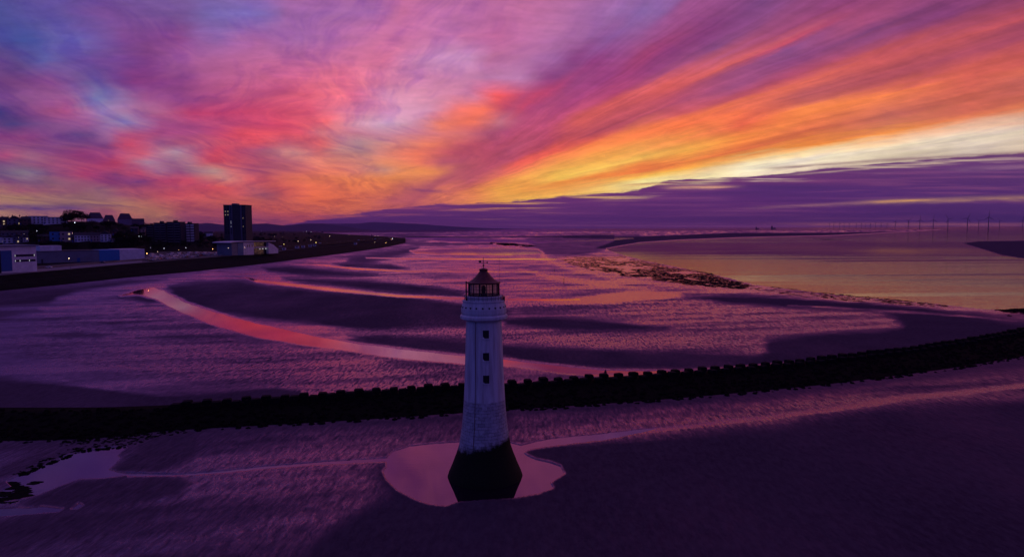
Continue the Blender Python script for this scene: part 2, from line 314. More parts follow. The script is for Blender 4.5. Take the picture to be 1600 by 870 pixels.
    wo = n.new('ShaderNodeOutputWorld'); n.put(wo.inputs[0], ad.outputs[0])
    W.cycles.sampling_method = 'MANUAL'; W.cycles.sample_map_resolution = 1024
build_world()
sl = bpy.data.lights.new('sun', 'SUN'); sun = bpy.data.objects.new('sun', sl); COL.objects.link(sun)
sl.energy = .03; sl.angle = R(4); sl.color = (1, .55, .3)
# sun just at the horizon, ahead and to the right
sd = Vector((math.sin(R(47)) * math.cos(R(2)), math.cos(R(47)) * math.cos(R(2)), math.sin(R(2))))
sun.rotation_euler = sd.to_track_quat('Z', 'Y').to_euler()

# ================================================================ tags and mesh helpers
def tag(o, label=None, cat=None, group=None, kind=None):
    for k_, v_ in (('label', label), ('category', cat), ('group', group), ('kind', kind)):
        if v_: o[k_] = v_
    return o
def link(name, me, mat=None, parent=None):
    o = bpy.data.objects.new(name, me); COL.objects.link(o)
    if mat is not None and me is not None: me.materials.append(mat)
    if parent: o.parent = parent
    return o
def empty(name, loc=(0, 0, 0), rz=0.0):
    o = bpy.data.objects.new(name, None); COL.objects.link(o)
    o.location = loc; o.rotation_euler = (0, 0, rz); o.empty_display_size = .5
    return o
class MB:
    def __init__(s): s.v = []; s.f = []; s.mi = []; s.cur = 0
    def add(s, vs, fs):
        b = len(s.v); s.v += [tuple(v) for v in vs]; s.f += [tuple(i + b for i in f) for f in fs]; s.mi += [s.cur] * len(fs)
    def box(s, x0, x1, y0, y1, z0, z1):
        s.add([(x0, y0, z0), (x1, y0, z0), (x1, y1, z0), (x0, y1, z0), (x0, y0, z1), (x1, y0, z1), (x1, y1, z1), (x0, y1, z1)],
              [(0, 3, 2, 1), (4, 5, 6, 7), (0, 1, 5, 4), (1, 2, 6, 5), (2, 3, 7, 6), (3, 0, 4, 7)])
    def tube(s, p, q, r0, r1=None, n=8, caps=True):
        r1 = r0 if r1 is None else r1; p = Vector(p); q = Vector(q); d = (q - p).normalized()
        u = d.orthogonal().normalized(); w = d.cross(u)
        vs = [p + (u * math.cos(2 * math.pi * i / n) + w * math.sin(2 * math.pi * i / n)) * r0 for i in range(n)]
        vs += [q + (u * math.cos(2 * math.pi * i / n) + w * math.sin(2 * math.pi * i / n)) * r1 for i in range(n)]
        fs = [(i, (i + 1) % n, n + (i + 1) % n, n + i) for i in range(n)]
        if caps: fs += [tuple(range(n - 1, -1, -1)), tuple(range(n, 2 * n))]
        s.add(vs, fs)
    def lathe(s, prof, n=48, cap=(True, True), c=(0, 0)):
        vs = []; 
        for (r, z) in prof:
            vs += [(c[0] + r * math.cos(2 * math.pi * i / n), c[1] + r * math.sin(2 * math.pi * i / n), z) for i in range(n)]
        fs = []
        for k in range(len(prof) - 1):
            fs += [(k * n + i, k * n + (i + 1) % n, (k + 1) * n + (i + 1) % n, (k + 1) * n + i) for i in range(n)]
        if cap[0]: fs.append(tuple(range(n - 1, -1, -1)))
        if cap[1]: fs.append(tuple((len(prof) - 1) * n + i for i in range(n)))
        s.add(vs, fs)
    def ball(s, c, r, sc=(1, 1, 1), seg=8, rings=6):
        vs = [(c[0], c[1], c[2] - r * sc[2])]
        for k in range(1, rings):
            a = -math.pi / 2 + math.pi * k / rings
            vs += [(c[0] + r * sc[0] * math.cos(a) * math.cos(2 * math.pi * i / seg), c[1] + r * sc[1] * math.cos(a) * math.sin(2 * math.pi * i / seg), c[2] + r * sc[2] * math.sin(a)) for i in range(seg)]
        vs.append((c[0], c[1], c[2] + r * sc[2])); L = len(vs) - 1
        fs = [(0, 1 + (i + 1) % seg, 1 + i) for i in range(seg)]
        for k in range(rings - 2):
            fs += [(1 + k * seg + i, 1 + k * seg + (i + 1) % seg, 1 + (k + 1) * seg + (i + 1) % seg, 1 + (k + 1) * seg + i) for i in range(seg)]
        fs += [(L, 1 + (rings - 2) * seg + i, 1 + (rings - 2) * seg + (i + 1) % seg) for i in range(seg)]
        s.add(vs, fs)
    def mesh(s, name, smooth=False):
        me = bpy.data.meshes.new(name); me.from_pydata(s.v, [], s.f); me.update()
        if smooth: me.polygons.foreach_set('use_smooth', [True] * len(me.polygons))
        return me
    def build(s, name, mat, parent=None, smooth=False):
        me = s.mesh(name, smooth)
        o = link(name, me, None, parent)
        for m_ in (mat if isinstance(mat, list) else [mat]): me.materials.append(m_)
        if isinstance(mat, list): me.polygons.foreach_set('material_index', s.mi)
        return o
def copy_tree(o, parent=None):
    c = o.copy(); COL.objects.link(c); c.parent = parent
    for ch in o.children: copy_tree(ch, c)
    return c

def material(name, color=(.5, .5, .5), rough=.7, ior=None, metal=0.0, emit=None, es=0.0, var=0.0, vscale=3.0, bump=0.0):
    m = bpy.data.materials.new(name); m.use_nodes = True; t = m.node_tree; n = N(t)
    p = t.nodes['Principled BSDF']
    p.inputs['Roughness'].default_value = rough; p.inputs['Metallic'].default_value = metal
    if ior: p.inputs['IOR'].default_value = ior
    p.inputs['Base Color'].default_value = tuple(color) + (1,)
    if emit: p.inputs['Emission Color'].default_value = tuple(emit) + (1,); p.inputs['Emission Strength'].default_value = es
    if var:
        tc = n.new('ShaderNodeTexCoord')
        ns = n.noise(tc.outputs['Object'], vscale, 5, .6)
        c2 = tuple(x * (1 - var) for x in color); c3 = tuple(min(x * (1 + var), 1) for x in color)
        n.put(p.inputs['Base Color'], n.ramp(ns, [(.3, c2), (.7, c3)]))
        if bump:
            b = n.new('ShaderNodeBump'); b.inputs['Strength'].default_value = bump; b.inputs['Distance'].default_value = .1
            n.put(b.inputs['Height'], ns); n.put(p.inputs['Normal'], b.outputs[0])
    return m

# ================================================================ ground fields
# outlines of pools and banks, mapped from the photograph on to the beach; (kind, feather, points)
def P(s): return [tuple(float(v) for v in q.split(',')) for q in s.split()]
F_WET = [  # value, feather px, outline : how wet the sand is (1 shining, 0 drained), later ones cover earlier ones
 (.62, 6, P('-300,470 0,463 200,440 400,418 560,400 632,384 700,362 1700,358 1700,520 1600,515 1400,548 1200,575 1000,592 800,606 500,625 300,640 -300,650')),
 # drained banks on the seaward side
 (.12, 3, P('-300,450 0,455 120,447 200,438 262,436 180,447 120,456 90,466 78,474 0,480 -300,482')),
 (.22, 4, P('-300,486 0,483 60,482 66,486 40,491 0,499 -300,510')),
 (.10, 4, P('262,446 300,440 370,437 430,447 520,455 640,463 727,475 800,484 790,500 725,512 640,515 560,516 480,506 400,498 330,487 280,472')),
 (.10, 3, P('440,434 500,436 560,438 640,444 700,451 727,458 720,465 690,463 620,458 520,447 460,440')),
 (.12, 3, P('410,418 450,415 520,422 590,428 560,433 480,432 420,425')),
 (.16, 2, P('520,412 560,411 610,413 640,420 600,423 540,418')),
 (.22, 3, P('548,401 600,392 655,385 645,396 600,406 570,413 540,410')),
 (.14, 5, P('545,525 600,521 727,531 800,540 960,545 1130,552 1225,554 1245,566 1100,578 1040,579 960,578 870,573 790,560 727,556 640,549 575,538')),
 (.08, 4, P('785,498 860,495 930,500 1040,512 1000,518 880,518 790,509')),
 (.25, 5, P('800,480 900,473 980,476 900,486 820,488')),
 (.06, 5, P('1180,562 1200,548 1196,532 1250,523 1375,516 1412,510 1400,500 1385,490 1440,480 1530,490 1570,500 1700,505 1750,520 1600,530 1400,560 1100,592 1040,592')),
 (.05, 3, P('1066,464 1130,462 1240,467 1400,478 1445,486 1400,489 1240,481 1150,475')),
 (.25, 3, P('50,524 120,518 185,522 150,530 90,531')),
 (.35, 3, P('70,500 110,495 125,498 90,501')),
 (.10, 5, P('-300,585 0,590 78,598 186,612 248,619 310,616 420,606 470,608 470,640 0,660 -300,660')),
 (.16, 3, P('184,464 215,457 262,464 272,472 230,475')),
 (.45, 8, P('150,503 250,490 300,492 400,515 440,530 400,545 280,534 180,520')),
 (.35, 8, P('560,545 727,566 800,578 727,590 600,575')),
 (.32, 2, P('820,372 900,366 1000,365 1000,374 960,385 940,392 900,400 870,399 850,396 830,381')),
 (.05, .6, P('880,369.5 960,370.5 1060,367.5 1140,364 1300,363.6 1420,361.4 1442,361.6 1300,368.6 1180,371 1100,374 1000,378.5 955,388 930,388 960,377 960,373 880,371.5')),
 (.08, .6, P('600,368.5 760,369.5 960,367.5 960,370.2 760,371 640,371')),
 (.08, .5, P('622,378.3 700,380.4 770,380.6 770,382 700,382 622,380.2')),
 (.30, 2, P('630,377 700,380 760,381 700,384 640,384')),
 (.30, 1, P('660,372 740,369 800,368 760,373 700,375')),
 (.35, 1, P('700,388 760,386 820,390 760,393')),
 (.4, 2, P('640,430 700,428 727,432 680,437')),
 (.35, 2, P('600,365 700,363 820,364 700,367')),
 (1.0, 2, P('850,472 905,464 960,457 1000,454 1040,454.5 1068,460 1045,467 960,474 880,475')),
 (.85, 2, P('846,392 856,402 884,415 950,430 1050,443 1150,450 1250,457 1400,470 1500,479 1565,487 1600,489 1500,485 1400,476 1250,463 1150,457 1050,450 950,436 880,420 844,403')),
 (.95, 2, P('810,420 860,429 940,440.5 1010,451 940,449 860,437')),
 (.7, 1, P('1230,477 1300,480 1400,485 1500,491 1560,498 1590,502 1560,501 1500,494.5 1400,488 1300,482.5')),
 (1.0, 2, P('872,404 905,401 970,402 1005,409 1060,421 1112,429 1135,438 1180,445 1160,450 1080,445 1020,437 940,426 895,413')),
 # landward side, in front of the breakwater
 (.10, 6, P('-300,700 0,694 150,690 250,676 400,668 700,650 900,637 1200,613 1400,590 1600,558 1700,545 1900,1500 -300,1500')),
 (.52, 22, P('-300,720 0,705 100,705 200,694 300,682 400,676 560,672 720,664 820,660 900,655 840,690 700,692 600,715 590,745 600,770 560,800 500,850 440,960 420,1500 -300,1500')),
 (.55, 14, P('800,652 900,648 1000,640 1100,632 1200,622 1400,600 1600,575 1800,560 1800,625 1600,626 1400,633 1290,650 1200,672 1080,684 960,696 840,702 800,690')),
 (.16, 14, P('-300,770 0,815 60,802 150,798 260,792 330,778 270,800 180,822 60,845 0,860 -300,900')),
 (.16, 9, P('34,788 62,772 110,752 160,743 220,741 280,747 300,756 280,775 210,790 130,800 60,797')),
 (.14, 8, P('172,732 196,718 230,690 260,678 300,672 312,690 312,708 285,725 250,737 205,739')),
 (.25, 4, P('60,706 120,700 200,690 150,700 122,706 80,722 40,737 -20,752 0,730')),
 (.08, 22, P('600,792 640,786 700,796 800,782 870,776 1000,700 1050,690 1300,660 1500,640 1800,630 2000,1500 470,1500 440,940 470,880 520,830')),
 (.10, 3, P('836,703 870,698 920,696 1060,690 1100,700 1000,740 900,760 866,765 862,752 880,742 872,728 840,717 828,710')),
]
F_WATER = [  # standing water : depth m, feather, outline
 (.35, 1.6, P('604,730 603,716 612,706 640,697 680,693 720,691 760,688 799,692 815,696 850,688 900,682 950,677 1000,671 1030,668 1000,676 940,688 900,692 836,700 824,703 818,707 826,713 838,718 860,723 876,729 882,740 870,748 860,755 865,762 842,771 806,778 770,779 720,782 696,789 672,787 650,780 620,765 604,748 599,737')),
 (.3, 1.3, P('10,753 37,740 81,723 100,714 124,707 150,703 165,699 197,699 183,712 189,715 176,727 169,733 186,738 205,741 160,746 124,747 96,758 62,772 31,778 0,783 -120,800 -120,770 0,768 19,760')),
 (.25, 1, P('-120,798 0,795 40,793 65,791 100,795 92,800 50,803 0,806 -120,812')),
 (.2, 1, P('111,796 124,787 131,790 121,796')),
 (.10, 1.5, P('196,739 280,741 340,736 400,729 500,721 604,715 604,721 500,726 400,733 300,743 200,744')),
 (.2, 1.5, P('186,462 215,453 240,449 256,454 290,472 340,489 400,505 510,529 620,545 727,556 800,562 870,571 940,578 1050,580 1150,575 1240,568 1240,574 1150,583 1000,590 930,587 870,582 800,573 727,569 620,560 510,543 400,527 330,506 280,486 240,466 215,460')),
 (.15, .8, P('380,432 400,436.5 510,449.5 620,460.5 727,465.6 850,467 905,466.5 905,468.6 850,470 800,469.5 727,468.4 620,463.8 510,453.5 400,440.5')),
 (.12, .5, P('492,413.5 560,419 640,423.4 740,423.5 840,424 840,425 740,424.7 640,425 560,421.5')),
 (.12, .5, P('572,403 640,403.6 740,403.7 870,404 870,406 740,405.8 640,405.4')),
 (.12, .6, P('640,392 700,388.6 780,387 840,390 850,396 800,399 700,398 650,396')),
 (.9, .8, P('948,389 970,397 1010,407 1060,417 1120,429 1180,444.5 1300,459 1450,473 1560,484 1600,486.5 2400,492 2400,340 1600,350 1440,361.8 1300,369 1160,372 1060,376 1000,380')),
 (.5, .4, P('660,374 700,377 760,378 840,379 830,375 760,374')),
 (.3, .3, P('600,365.6 700,366 960,365 960,366.4 700,367.6 600,367')),
 (.3, .3, P('620,371 700,371.5 760,372.5 700,373.4 640,373')),
 (.3, .4, P('822,379 850,376.5 960,374 960,371.5 1000,372 960,375.5 870,378.5 840,381')),
]
SHINE = [P('1000,672 1100,662 1200,650 1300,636 1380,622 1460,614 1600,598 1700,588 1700,600 1600,606 1480,620 1390,628 1300,642 1200,656 1100,667 1000,678')]
F_BANK = [  # land above the water, drawn over it
 (.8, .8, P('1503,380 1530,377 1600,376 1900,374 2200,384 1900,404 1700,408 1600,404 1570,400 1530,388')),
 (.4, .5, P('1240,372.5 1300,373.4 1340,374.8 1290,375')),
]
RIP = [  # strongly rippled sand, which glitters
 (1.0, 10, P('60,500 200,470 300,500 400,540 550,550 727,575 727,600 500,620 400,600 250,590 100,570 0,540')),
 (1.0, 8, P('560,516 700,514 800,515 1060,512 960,495 800,478 900,474 1060,466 1150,478 1240,484 1380,490 1410,508 1240,522 1190,535 1190,552 960,545 700,528 600,522')),
 (.9, 8, P('500,480 727,500 727,530 560,520')),
 (.6, 10, P('800,650 1200,622 1600,580 1600,625 1200,670 1000,695 800,690')),
 (.5, 20, P('0,700 300,680 700,655 720,690 600,715 600,780 420,900 0,900')),
]
def inside(px, py, poly):
    c = np.zeros(px.shape, bool); n_ = len(poly)
    for i in range(n_):
        x0, y0 = poly[i]; x1, y1 = poly[(i + 1) % n_]
        if y0 == y1: continue
        k = ((y0 > py) != (y1 > py)) & (px < (x1 - x0) * (py - y0) / (y1 - y0) + x0)
        c ^= k
    return c
def sdist(px, py, poly, ay=1.0):     # signed distance, + inside; only near the outline
    P0 = np.array(poly); m_ = 60
    sel = (px > P0[:, 0].min() - m_) & (px < P0[:, 0].max() + m_) & (py > P0[:, 1].min() - m_) & (py < P0[:, 1].max() + m_)
    out = np.full(px.shape, -1e3)
    x, y = px[sel], py[sel]; d = np.full(x.shape, 1e6)
    for i in range(len(poly)):
        x0, y0 = poly[i]; x1, y1 = poly[(i + 1) % len(poly)]
        ex, ey = x1 - x0, y1 - y0; L = ex * ex + ey * ey + 1e-9
        t = np.clip(((x - x0) * ex + (y - y0) * ey) / L, 0, 1)
        d = np.minimum(d, np.hypot(x - x0 - t * ex, y - y0 - t * ey))
    out[sel] = np.where(inside(x, y, poly), d, -d)
    return out
def vnoise(x, y, seed=0, oct=4, gain=.5):
    tot = np.zeros_like(x); amp = 1; nrm = 0
    for o in range(oct):
        r_ = np.random.default_rng(seed * 31 + o).random((256, 256))
        xf, yf = x * 2 ** o, y * 2 ** o; xi, yi = np.floor(xf).astype(int), np.floor(yf).astype(int)
        u, v = xf - xi, yf - yi; u = u * u * (3 - 2 * u); v = v * v * (3 - 2 * v)
        g = lambda i, j: r_[i % 256, j % 256]
        tot += amp * ((g(xi, yi) * (1 - u) + g(xi + 1, yi) * u) * (1 - v) + (g(xi, yi + 1) * (1 - u) + g(xi + 1, yi + 1) * u) * v)
        nrm += amp; amp *= gain
    return tot / nrm
def sstep(v, a, b):
    t = np.clip((v - a) / (b - a), 0, 1); return t * t * (3 - 2 * t)

def ground_fields(X, Y):
    # beach coordinates -> where the survey outlines put them
    d = Y * CP + CAMZ * SP; ok = d > 1
    d = np.where(ok, d, 1)
    u_, v_ = X / d, (Y * SP - CAMZ * CP) / d; u_, v_ = u_ * CR - v_ * SR, u_ * SR + v_ * CR
    px = 800 + FPX * u_; py = 435 - FPX * v_
    px = np.where(ok, px, -9999)
    near = np.clip((py - 360) / 200, .05, 1)
    nx = vnoise(X / 9, Y / 9, 1); ny = vnoise(X / 9 + 40, Y / 9 + 9, 2)
    wob = near * 1.0
    qx = px + (nx - .5) * 16 * wob + (vnoise(X / 1.7, Y / 1.7, 5) - .5) * 5 * wob
    qy = py + (ny - .5) * 6 * wob + (vnoise(X / 1.7 + 9, Y / 1.7, 6) - .5) * 2.5 * wob
    wet = np.full(X.shape, .35)
    for v_, ft, pl in F_WET:
        s_ = sdist(qx, qy, pl); fz = ft * np.where(py < 600, 1.7, 1.0); k = sstep(s_, -fz, fz); wet = wet * (1 - k) + v_ * k
    for pl in SHINE: wet = np.maximum(wet, sstep(sdist(qx, qy, pl), -8, 3) * .95)
    rip = np.full(X.shape, .25)
    for v_, ft, pl in RIP + [(.12, 3, P('850,472 905,464 960,457 1000,454 1040,454.5 1068,460 1045,467 960,474 880,475'))] + [(.35, 3, P('872,404 905,401 970,402 1005,409 1060,421 1112,429 1135,438 1180,445 1160,450 1080,445 1020,437 940,426 895,413'))] + [(.15, 5, q_) for q_ in SHINE]:
        s_ = sdist(qx, qy, pl); k = sstep(s_, -ft, ft); rip = rip * (1 - k) + v_ * k
    wet = wet + (vnoise(X / 26, Y / 60, 41, 5, .6) - .5) * .30 * sstep(.3 - wet, 0, .15)
    # streaky patches of water film
    ang = R(12); u_ = X * math.cos(ang) + Y * math.sin(ang); w_ = -X * math.sin(ang) + Y * math.cos(ang)
    st = vnoise(u_ / 30, w_ / 7, 11, 5, .55)
    wet = np.clip(wet + (st - .5) * 1.1 * sstep(wet, .2, .55) * sstep(1 - wet, .0, .3), 0, 1)
    h = .03 + .12 * (1 - wet)
    w3 = np.where(py < 600, 16, 3) ; rx = px + (nx - .5) * w3 * wob; ry = py + (ny - .5) * 2.4 * wob + (vnoise(X / .8, Y / .8, 8) - .5) * 1.6 * wob
    for v_, ft, pl in F_WATER:
        s_ = sdist(rx, ry, pl); k = sstep(s_, -ft, ft); h = h * (1 - k) - v_ * (.3 if v_ < .8 else 1) * k
        k2 = sstep(s_, -ft * 3.5, 0); wet = np.maximum(wet, k2 * .9) if ft > .4 else wet
    for v_, ft, pl in F_BANK:
        s_ = sdist(qx, qy, pl); k = sstep(s_, -ft, ft); h = h * (1 - k) + v_ * k; wet = wet * (1 - k) + .02 * k; rip = rip * (1 - k) + k * .5
    h = h + (vnoise(X / 3, Y / 3, 21) - .5) * .03 * (h > 0)
    h = np.where(Y > 7800, np.minimum(h, -.5), h)
    far = ~ok | (py > 1500); wet = np.where(far, .1, wet)
    return h, wet, rip

def build_sand():
    pys = np.concatenate([[356.35, 356.8, 357.3, 357.9, 358.5], np.arange(359.2, 372, .75), np.arange(372, 480, .85), np.arange(480, 620, 1.0), np.arange(620, 900, 1.25), [905, 915, 930, 950, 980, 1020, 1080, 1160, 1270, 1400, 1700, 2300]])
    rr = []
    for q in pys:
        g_ = gnd(800, q); rr.append(g_[1])
    rr = [90000] + rr + [10, 3]
    rr = np.array([r_ for r_ in rr if r_ > 0]); rr = np.sort(rr)[::-1]
    fine = np.arctan((np.arange(-140, 1741, 1.35) - 800) / FPX)
    rest = np.linspace(fine[-1] + R(3), fine[0] + 2 * math.pi - R(3), 70)
    az = np.concatenate([fine, rest]); na, nr = len(az), len(rr)
    # rows straight across ahead of the viewer, round elsewhere
    Az, Rr = np.meshgrid(az, rr); k = np.clip((np.abs(np.arctan2(np.sin(Az), np.cos(Az))) - fine[-1]) / R(25), 0, 1)
    c = np.cos(np.minimum(np.abs(np.arctan2(np.sin(Az), np.cos(Az))), fine[-1]))
    rad = Rr / c
    X = rad * np.sin(Az); Y = rad * np.cos(Az)
    h, wet, rip = ground_fields(X.ravel(), Y.ravel())
    co = np.stack([X.ravel(), Y.ravel(), h], 1); co = np.vstack([co, [[0, 0, .3]]])
    ii = np.arange(nr - 1)[:, None] * na; jj = np.arange(na)[None, :]; jn = (jj + 1) % na
    q = np.stack([ii + jj, ii + na + jj, ii + na + jn, ii + jn], -1).reshape(-1, 4)
    last = (nr - 1) * na; tri = np.stack([last + np.arange(na), np.full(na, nr * na), last + (np.arange(na) + 1) % na], 1)
    me = bpy.data.meshes.new('sand_flats')
    me.vertices.add(len(co)); me.vertices.foreach_set('co', co.ravel())
    loops = np.concatenate([q.ravel(), tri.ravel()]); me.loops.add(len(loops)); me.loops.foreach_set('vertex_index', loops)
    me.polygons.add(len(q) + len(tri))
    ls = np.concatenate([np.arange(len(q)) * 4, len(q) * 4 + np.arange(len(tri)) * 3])
    me.polygons.foreach_set('loop_start', ls)
    me.polygons.foreach_set('use_smooth', np.ones(len(ls), bool))
    me.update(calc_edges=True); me.validate()
    for nm, ar in (('wet', wet), ('rip', rip)):
        at_ = me.attributes.new(nm, 'FLOAT', 'POINT'); at_.data.foreach_set('value', np.append(ar, .1).astype(np.float32))
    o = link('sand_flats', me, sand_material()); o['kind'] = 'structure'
    return o

def sand_material():
    m = bpy.data.materials.new('tidal sand'); m.use_nodes = True; t = m.node_tree; n = N(t); p = t.nodes['Principled BSDF']
    aw = n.new('ShaderNodeAttribute', attribute_name='wet').outputs['Fac']; ar = n.new('ShaderNodeAttribute', attribute_name='rip').outputs['Fac']
    pos = n.new('ShaderNodeNewGeometry').outputs['Position']
    sp = n.new('ShaderNodeSeparateXYZ'); n.put(sp.inputs[0], pos)
    fine = n.noise(n.xyz(n.m('MULTIPLY', sp.outputs[0], 2.2), n.m('MULTIPLY', sp.outputs[1], .8)), 1, 3, .6, .2)
    mid = n.noise(pos, .35, 4, .6); big = n.noise(pos, .05, 4, .6)
    warp = n.noise(pos, .5, 2, .5)
    rv = n.xyz(n.m('MULTIPLY_ADD', sp.outputs[0], 1.7, n.m('MULTIPLY', warp, 1.5)), n.m('MULTIPLY_ADD', sp.outputs[1], .30, n.m('MULTIPLY', warp, .8)))
    rv2 = n.xyz(n.m('MULTIPLY_ADD', sp.outputs[0], .95, n.m('MULTIPLY', warp, 1.5)), n.m('MULTIPLY_ADD', sp.outputs[1], .11, n.m('MULTIPLY', warp, .5)))
    k_ = n.mr(sp.outputs[1], 170, 330, 0, 1)
    rp = n.m('ADD', n.m('MULTIPLY', n.noise(rv, 1, 4, .65), n.m('SUBTRACT', 1, k_)), n.m('MULTIPLY', n.noise(rv2, 1, 4, .65), k_))
    w = n.m('MULTIPLY_ADD', n.m('SUBTRACT', mid, .5), n.m('MULTIPLY', aw, .5), aw)
    w = n.m('MULTIPLY_ADD', n.m('SUBTRACT', rp, .5), n.m('MULTIPLY', n.m('MULTIPLY', aw, n.m('ADD', ar, .15)), 4.6), w, clamp=True)
    dry = n.mix(n.mr(big, .35, .65), (.052, .040, .058), (.078, .060, .082)); dry = n.mix(n.mr(n.noise(pos, 3, 4, .7), .3, .7, 0, .5), dry, (.036, .027, .042))
    b = n.new('ShaderNodeBump'); b.inputs['Distance'].default_value = .34
    n.put(b.inputs['Strength'], n.m('MULTIPLY_ADD', ar, .8, .22)); n.put(b.inputs['Height'], n.m('ADD', rp, n.m('MULTIPLY', fine, .15)))
    dry = n.mix(n.mr(n.noise(n.xyz(n.m('MULTIPLY', sp.outputs[0], 1.1), n.m('MULTIPLY', sp.outputs[1], .45), 9.0), 1, 6, .75), .40, .62, 0, .5), dry, (.115, .092, .118))
    df = n.new('ShaderNodeBsdfDiffuse'); n.put(df.inputs[0], n.mix(w, dry, (.030, .016, .032)))
    gl = n.new('ShaderNodeBsdfGlossy'); n.put(gl.inputs[0], n.mix(w, (.62, .40, .70), (.92, .58, .84))); n.put(gl.inputs['Roughness'], n.mr(w, .1, .85, .6, .17))  # purple-pink of the evening reflection put into the gloss colour
    n.put(df.inputs['Normal'], b.outputs[0]); n.put(gl.inputs['Normal'], b.outputs[0])
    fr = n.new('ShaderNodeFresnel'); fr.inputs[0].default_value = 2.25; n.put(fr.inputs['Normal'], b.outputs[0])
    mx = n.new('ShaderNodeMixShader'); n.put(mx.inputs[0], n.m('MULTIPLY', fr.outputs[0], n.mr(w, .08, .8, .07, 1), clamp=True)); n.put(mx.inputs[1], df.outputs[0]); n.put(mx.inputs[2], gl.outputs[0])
    t.links.new(mx.outputs[0], t.nodes['Material Output'].inputs[0]); t.nodes.remove(p)
    return m

def water_material(name, ior, rough, amp, tint, sea=False):
    m = bpy.data.materials.new(name); m.use_nodes = True; t = m.node_tree; n = N(t); t.nodes.clear()
    pos = n.new('ShaderNodeNewGeometry').outputs['Position']; sp = n.new('ShaderNodeSeparateXYZ'); n.put(sp.inputs[0], pos)
    X_, Y_ = sp.outputs[0], sp.outputs[1]
    b = n.new('ShaderNodeBump'); b.inputs['Distance'].default_value = amp
    if sea:
        lane = n.noise(n.xyz(n.m('MULTIPLY', X_, .0022), n.m('MULTIPLY', Y_, .026)), 1, 4, .6)
        v1 = n.noise(n.xyz(n.m('MULTIPLY', X_, .10), n.m('MULTIPLY', Y_, .32)), 1, 4, .6)
        v2 = n.noise(n.xyz(n.m('MULTIPLY', X_, .9), n.m('MULTIPLY', Y_, 1.5)), 1, 2, .5)
        # wind over the bay: ruffled close in, a calm lane farther out, ruffled again beyond
        wind = n.m('ADD', n.mr(Y_, 620, 900, 1, 0, smooth=True), n.mr(Y_, 1250, 1700, 0, .8, smooth=True))
        st = n.m('ADD', n.m('MULTIPLY', wind, n.mr(lane, .42, .56, .25, 1)), n.mr(lane, .48, .66, .04, .5), clamp=True)
        st = n.m('MULTIPLY', st, n.mr(n.m('DIVIDE', X_, Y_), .04, .16, .015, 1))       # the narrow channels lie sheltered and smooth
        n.put(b.inputs['Height'], n.m('MULTIPLY_ADD', v2, .10, v1)); n.put(b.inputs['Strength'], st)
    else:
        v1 = n.noise(n.xyz(n.m('MULTIPLY', X_, .5), n.m('MULTIPLY', Y_, 1.5)), 1, 3, .5)
        n.put(b.inputs['Height'], v1); b.inputs['Strength'].default_value = .8
    df = n.new('ShaderNodeBsdfDiffuse'); df.inputs[0].default_value = (.010, .007, .014, 1)
    gl = n.new('ShaderNodeBsdfGlossy'); gl.inputs[0].default_value = tuple(tint) + (1,); gl.inputs['Roughness'].default_value = rough  # reflection colour painted in through the gloss tint
    if sea: n.put(gl.inputs[0], n.mix(n.mr(n.m('DIVIDE', X_, Y_), .02, .14), (.98, .72, .86), tint))  # painted reflection tint shifts from pink at left to gold at right
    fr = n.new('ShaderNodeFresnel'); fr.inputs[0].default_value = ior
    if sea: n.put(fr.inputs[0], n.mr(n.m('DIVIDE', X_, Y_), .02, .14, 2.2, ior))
    for q in (df, gl, fr): n.put(q.inputs['Normal'], b.outputs[0])
    mx = n.new('ShaderNodeMixShader'); n.put(mx.inputs[0], fr.outputs[0]); n.put(mx.inputs[1], df.outputs[0]); n.put(mx.inputs[2], gl.outputs[0])
    n.put(n.new('ShaderNodeOutputMaterial').inputs[0], mx.outputs[0])
    return m
build_sand()
# crest line of the breakwater divides the open water from the pools on the near side
CREST = P('0,640 150,640 300,634 400,627 500,620 620,612 720,605 800,602 900,594 1000,588 1100,580 1200,572 1300,562 1400,550 1500,536 1600,517')
TOE = P('0,693 150,690 250,676 400,668 500,663 700,650 800,643 900,637 1000,630 1100,622 1200,613 1300,603 1400,590 1500,577 1600,560')
def lineY(pts, px):
    return np.interp(px, [q[0] for q in pts], [q[1] for q in pts])
BZ = 2.1
crest = []; toe = []
for px_ in np.linspace(0, 1600, 81):
    crest.append(gnd(px_, lineY(CREST, px_), BZ)); toe.append(gnd(px_, lineY(TOE, px_), 0))
def extend(L, n_=12, st=6.0):
    L = [Vector(q) for q in L]; a = (L[0] - L[6]).normalized(); b = (L[-1] - L[-7]).normalized()
    return [L[0] + a * st * (n_ - i) for i in range(n_)] + L + [L[-1] + b * st * (i + 1) for i in range(n_)]
crest = extend(crest); toe = extend(toe)
def smooth(L, it=6):
    for _ in range(it):
        L = [L[0]] + [(L[i - 1] + L[i] * 2 + L[i + 1]) / 4 for i in range(1, len(L) - 1)] + [L[-1]]
    return L
crest = smooth(crest); toe = smooth(toe)
mid_ = [(a + b) / 2 for a, b in zip(crest, toe)]
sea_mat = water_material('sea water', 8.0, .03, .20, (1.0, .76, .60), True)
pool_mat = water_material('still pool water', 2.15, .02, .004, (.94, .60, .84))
seaM = MB(); vs = []; L_ = len(mid_)
far_ = 80000
for i, q in enumerate(mid_):
    vs.append((q.x, q.y, 0))
ext = [(-far_, mid_[0].y + 10, 0)] + vs + [(far_, mid_[-1].y + 800, 0)]
top = [(-far_, far_, 0)] + [(v[0] * 40, far_, 0) for v in vs] + [(far_, far_, 0)]
n_ = len(ext); seaM.add(ext + top, [(i, i + 1, n_ + i + 1, n_ + i) for i in range(n_ - 1)])
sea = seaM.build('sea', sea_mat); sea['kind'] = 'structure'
poolM = MB(); vs2 = [(v[0], v[1] - .002, 0) for v in vs]; bot = [(v[0], -10, 0) for v in vs]
